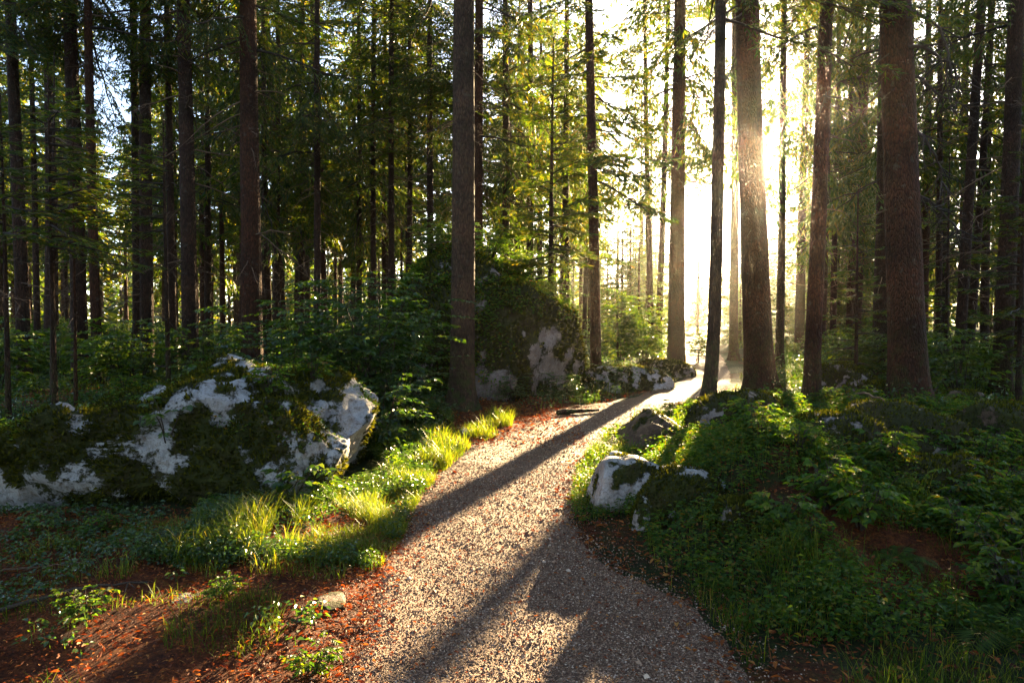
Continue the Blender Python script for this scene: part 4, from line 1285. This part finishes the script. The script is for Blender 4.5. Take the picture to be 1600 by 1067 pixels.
def rock_cover():
    rng = np.random.default_rng(505)
    g = Geo()
    for key, n, L0, lift, ok in [
        ('tall', 9000, .085, .30, lambda W, N_: (N_[:, 2] > .0) & ((W[:, 2] > 1.5) | (W[:, 0] < -.9)) & (fbm(W * 1.5, 61, 3) > -.02) & ~((W[:, 0] > .2) & (W[:, 2] < 1.9))),
        ('tall', 5200, .075, .26, lambda W, N_: (N_[:, 1] < .2) & (W[:, 2] > .3) & (fbm(W * 1.6, 63, 3) > .0) & ~((W[:, 0] > .25) & (W[:, 2] < 1.6))),
        ('long', 3600, .034, .09, lambda W, N_: (N_[:, 2] > .35) & (W[:, 2] > .55) & (fbm(W * 1.7, 65, 3) > .02)),
        ('flat', 1500, .05, .12, lambda W, N_: (N_[:, 2] > .2) & (W[:, 2] > .15) & (fbm(W * 1.9, 67, 3) > -.05))]:
        W, Fq, Nn = SURF[key][1:]
        c = W[Fq].mean(1)
        fn = Nn[Fq[:, 0]]
        tri = W[Fq]
        area = np.linalg.norm(np.cross(tri[:, 1] - tri[:, 0], tri[:, 2] - tri[:, 0]), axis=1) * ok(c, fn)
        f = rng.choice(len(Fq), n, p=area / area.sum())
        pos = (tri[f] * rng.dirichlet((1, 1, 1), n)[:, :, None]).sum(1)
        hh = rng.random(n) ** 1.6 * lift * np.clip(.5 + 1.2 * fbm(pos * 2.3, 68, 2), .1, 1.3)
        pos = pos + (fn[f] * .5 + np.array([0, 0, .7])) * hh[:, None]
        a = rng.uniform(0, 6.28, n)
        d = np.stack([np.cos(a), np.sin(a), rng.uniform(-.7, .2, n)], 1) + fn[f] * .35
        up = np.array([0, 0, .8]) + fn[f] * .7 + rng.normal(0, .35, (n, 3))
        L = L0 * rng.uniform(.5, 1.2, n)
        g.add(*leaves(pos, d, up, L, L * rng.uniform(.45, .7, n)), 0, False)
    tag(obj('rock_undergrowth', g.mesh('rock_undergrowth', [M['herb']])), 'small leaved creeping greenery growing over the mossy rocks', 'ground cover', kind='stuff')


def stick(name, label, pts, r, mat='drytwig', side=0, seed=0, cat='branch', sides=7):
    rng = np.random.default_rng(seed)
    P = np.array(pts, float)
    t = np.linspace(0, 1, len(P))
    u = np.linspace(0, 1, 14)
    Q = np.stack([np.interp(u, t, P[:, c]) for c in range(3)], 1) + rng.normal(0, r * (.5 if r < .04 else .12), (14, 3))
    V, Fq = tube(Q, r * np.linspace(1, .35, 14) * rng.uniform(.9, 1.1, 14), sides)
    o = tag(obj(name, Geo().add(V, Fq).mesh(name, [M[mat]])), label, cat)
    if side:
        g = Geo()
        for k in range(side):
            i = rng.integers(2, 13)
            d = norm(rng.normal(0, 1, 3) * np.array([1, 1, .35]))
            L = r * rng.uniform(8, 26)
            g.add(*tube(np.stack([Q[i], Q[i] + d * L * .5, Q[i] + d * L + np.array([0, 0, -.1 * L])]), [r * .4, r * .25, r * .1], 4))
        obj('twig', g.mesh('twig', [M[mat]]), o)
    return o


def make_sticks():
    def gp(px, py, dz=.02):
        Y = 1.6 * F / (py - 500.5)
        x = at(px, py, Y)[0]
        return (x, Y, h1(x, Y) + dz)
    stick('fallen_branch', 'dark dead branch with side twigs lying in the red litter at lower left', [gp(-30, 985), gp(60, 958, .03), gp(150, 945, .04), gp(235, 932, .02)], .014, 'twig', 7, 1)
    stick('fallen_branch', 'thin forked dry branch above the dark dead branch', [gp(0, 905, .02), gp(70, 903, .05), gp(150, 900, .02)], .006, 'drytwig', 5, 2)
    stick('fallen_twig', 'long pale twig lying in the litter below the long boulder', [gp(172, 866), gp(240, 878, .04), gp(300, 905, .01)], .005, 'drytwig', 2, 3, 'twig')
    stick('fallen_twig', 'short pale twig leaning in the lit herbs before the boulder', [gp(384, 860, .0), gp(405, 842, .08), gp(432, 828, .16)], .006, 'drytwig', 0, 4, 'twig')
    stick('fallen_log', 'slim mossy log along the left path edge by the outcrop', [gp(872, 652, .06), gp(905, 650, .07), gp(936, 647, .05)], .055, 'bark_grey', 0, 5, 'log', 12)
    stick('fallen_log', 'dark fallen trunk lying in the green understorey of the left woods', [(-11.6, 18, h1(-11.6, 18) + .2), (-9.6, 18.8, h1(-9.6, 18.8) + .3), (-8.2, 19.2, h1(-8.2, 19.2) + .15)], .16, 'twig', 5, 16, 'log', 12)
    stick('fallen_branch', 'pale bare root like branch curving over the right mound', [gp(1322, 665, .25), gp(1350, 672, .32), gp(1390, 684, .3), gp(1420, 690, .22)], .022, 'drytwig', 3, 7)
    stick('fallen_branch', 'broken branch leaning in the dark gully at the right', [gp(1440, 640, .1), gp(1480, 612, .35), gp(1520, 580, .9)], .02, 'twig', 8, 8)
    stick('fallen_branch', 'dry leaning branch sticking up at the left picture edge', [at(-20, 440, 9.5), at(10, 462, 9.4), at(42, 470, 9.3)], .012, 'drytwig', 9, 9)
    stick('fallen_twig', 'small twig on the path margin beside the flat brown stone', [gp(520, 990), gp(550, 998, .02), gp(575, 996)], .006, 'drytwig', 0, 10, 'twig')


# ------------------------------------------------------------------ light, air, camera
def setup():
    sd = Vector((math.sin(SUN_AZ) * math.cos(SUN_EL), math.cos(SUN_AZ) * math.cos(SUN_EL), math.sin(SUN_EL)))
    L = bpy.data.lights.new('sun', 'SUN')
    L.energy, L.angle, L.color = 5.0, R(.55), (1.0, .74, .40)
    o = obj('sun', L)
    o.rotation_euler = sd.to_track_quat('Z', 'Y').to_euler()
    w = bpy.data.worlds.new('World')
    scene.world = w
    w.use_nodes = True
    nt = w.node_tree
    bg = nt.nodes['Background']
    sky = nt.nodes.new('ShaderNodeTexSky')
    sky.sky_type = 'NISHITA'
    sky.sun_disc = False
    sky.sun_elevation, sky.sun_rotation = SUN_EL, SUN_AZ
    sky.air_density, sky.dust_density, sky.ozone_density = .6, .5, .0
    nt.links.new(sky.outputs[0], bg.inputs[0])
    bg.inputs[1].default_value = .055
    # haze
    m, nt, out = new_mat('haze')
    v = NT(nt)('VolumePrincipled', {'Color': (1.0, .94, .82, 1), 'Density': HAZE, 'Anisotropy': .92})
    nt.links.new(v.outputs[0], out.inputs['Volume'])
    x0, x1, y0, y1, z0, z1 = -330, 330, -70, 430, -6, 30
    V = np.array([[x, y, z] for z in (z0, z1) for y in (y0, y1) for x in (x0, x1)], float)
    Fq = np.array([[0, 2, 3, 1], [4, 5, 7, 6], [0, 1, 5, 4], [2, 6, 7, 3], [0, 4, 6, 2], [1, 3, 7, 5]])
    tag(obj('haze', Geo().add(V, Fq, 0, False).mesh('haze', [m])), 'sunlit morning haze between the trees', 'haze', kind='stuff')
    cam = bpy.data.cameras.new('camera')
    cam.lens, cam.sensor_width, cam.clip_end, cam.clip_start = 24, 36, 2000, .05
    co = obj('camera', cam, None, tuple(CAM), (R(90) - PITCH, 0, 0))
    scene.camera = co
    scene.view_settings.view_transform = 'Standard'
    scene.view_settings.look = 'None'
    scene.view_settings.gamma = 1.0
    scene.view_settings.exposure = EXPO
    c = scene.cycles
    c.max_bounces, c.diffuse_bounces, c.glossy_bounces, c.transmission_bounces, c.volume_bounces, c.transparent_max_bounces = 4, 2, 1, 2, 0, 4
    c.caustics_reflective = c.caustics_refractive = False
    c.sample_clamp_indirect = 4.0
    c.use_denoising = True
    c.use_adaptive_sampling = True


HAZE = .00033
EXPO = 3.75
make_ground()
make_rocks()
make_trees()
far_forest()
make_plants()
make_young_spruces()
ground_cover()
rock_cover()
make_sticks()
setup()
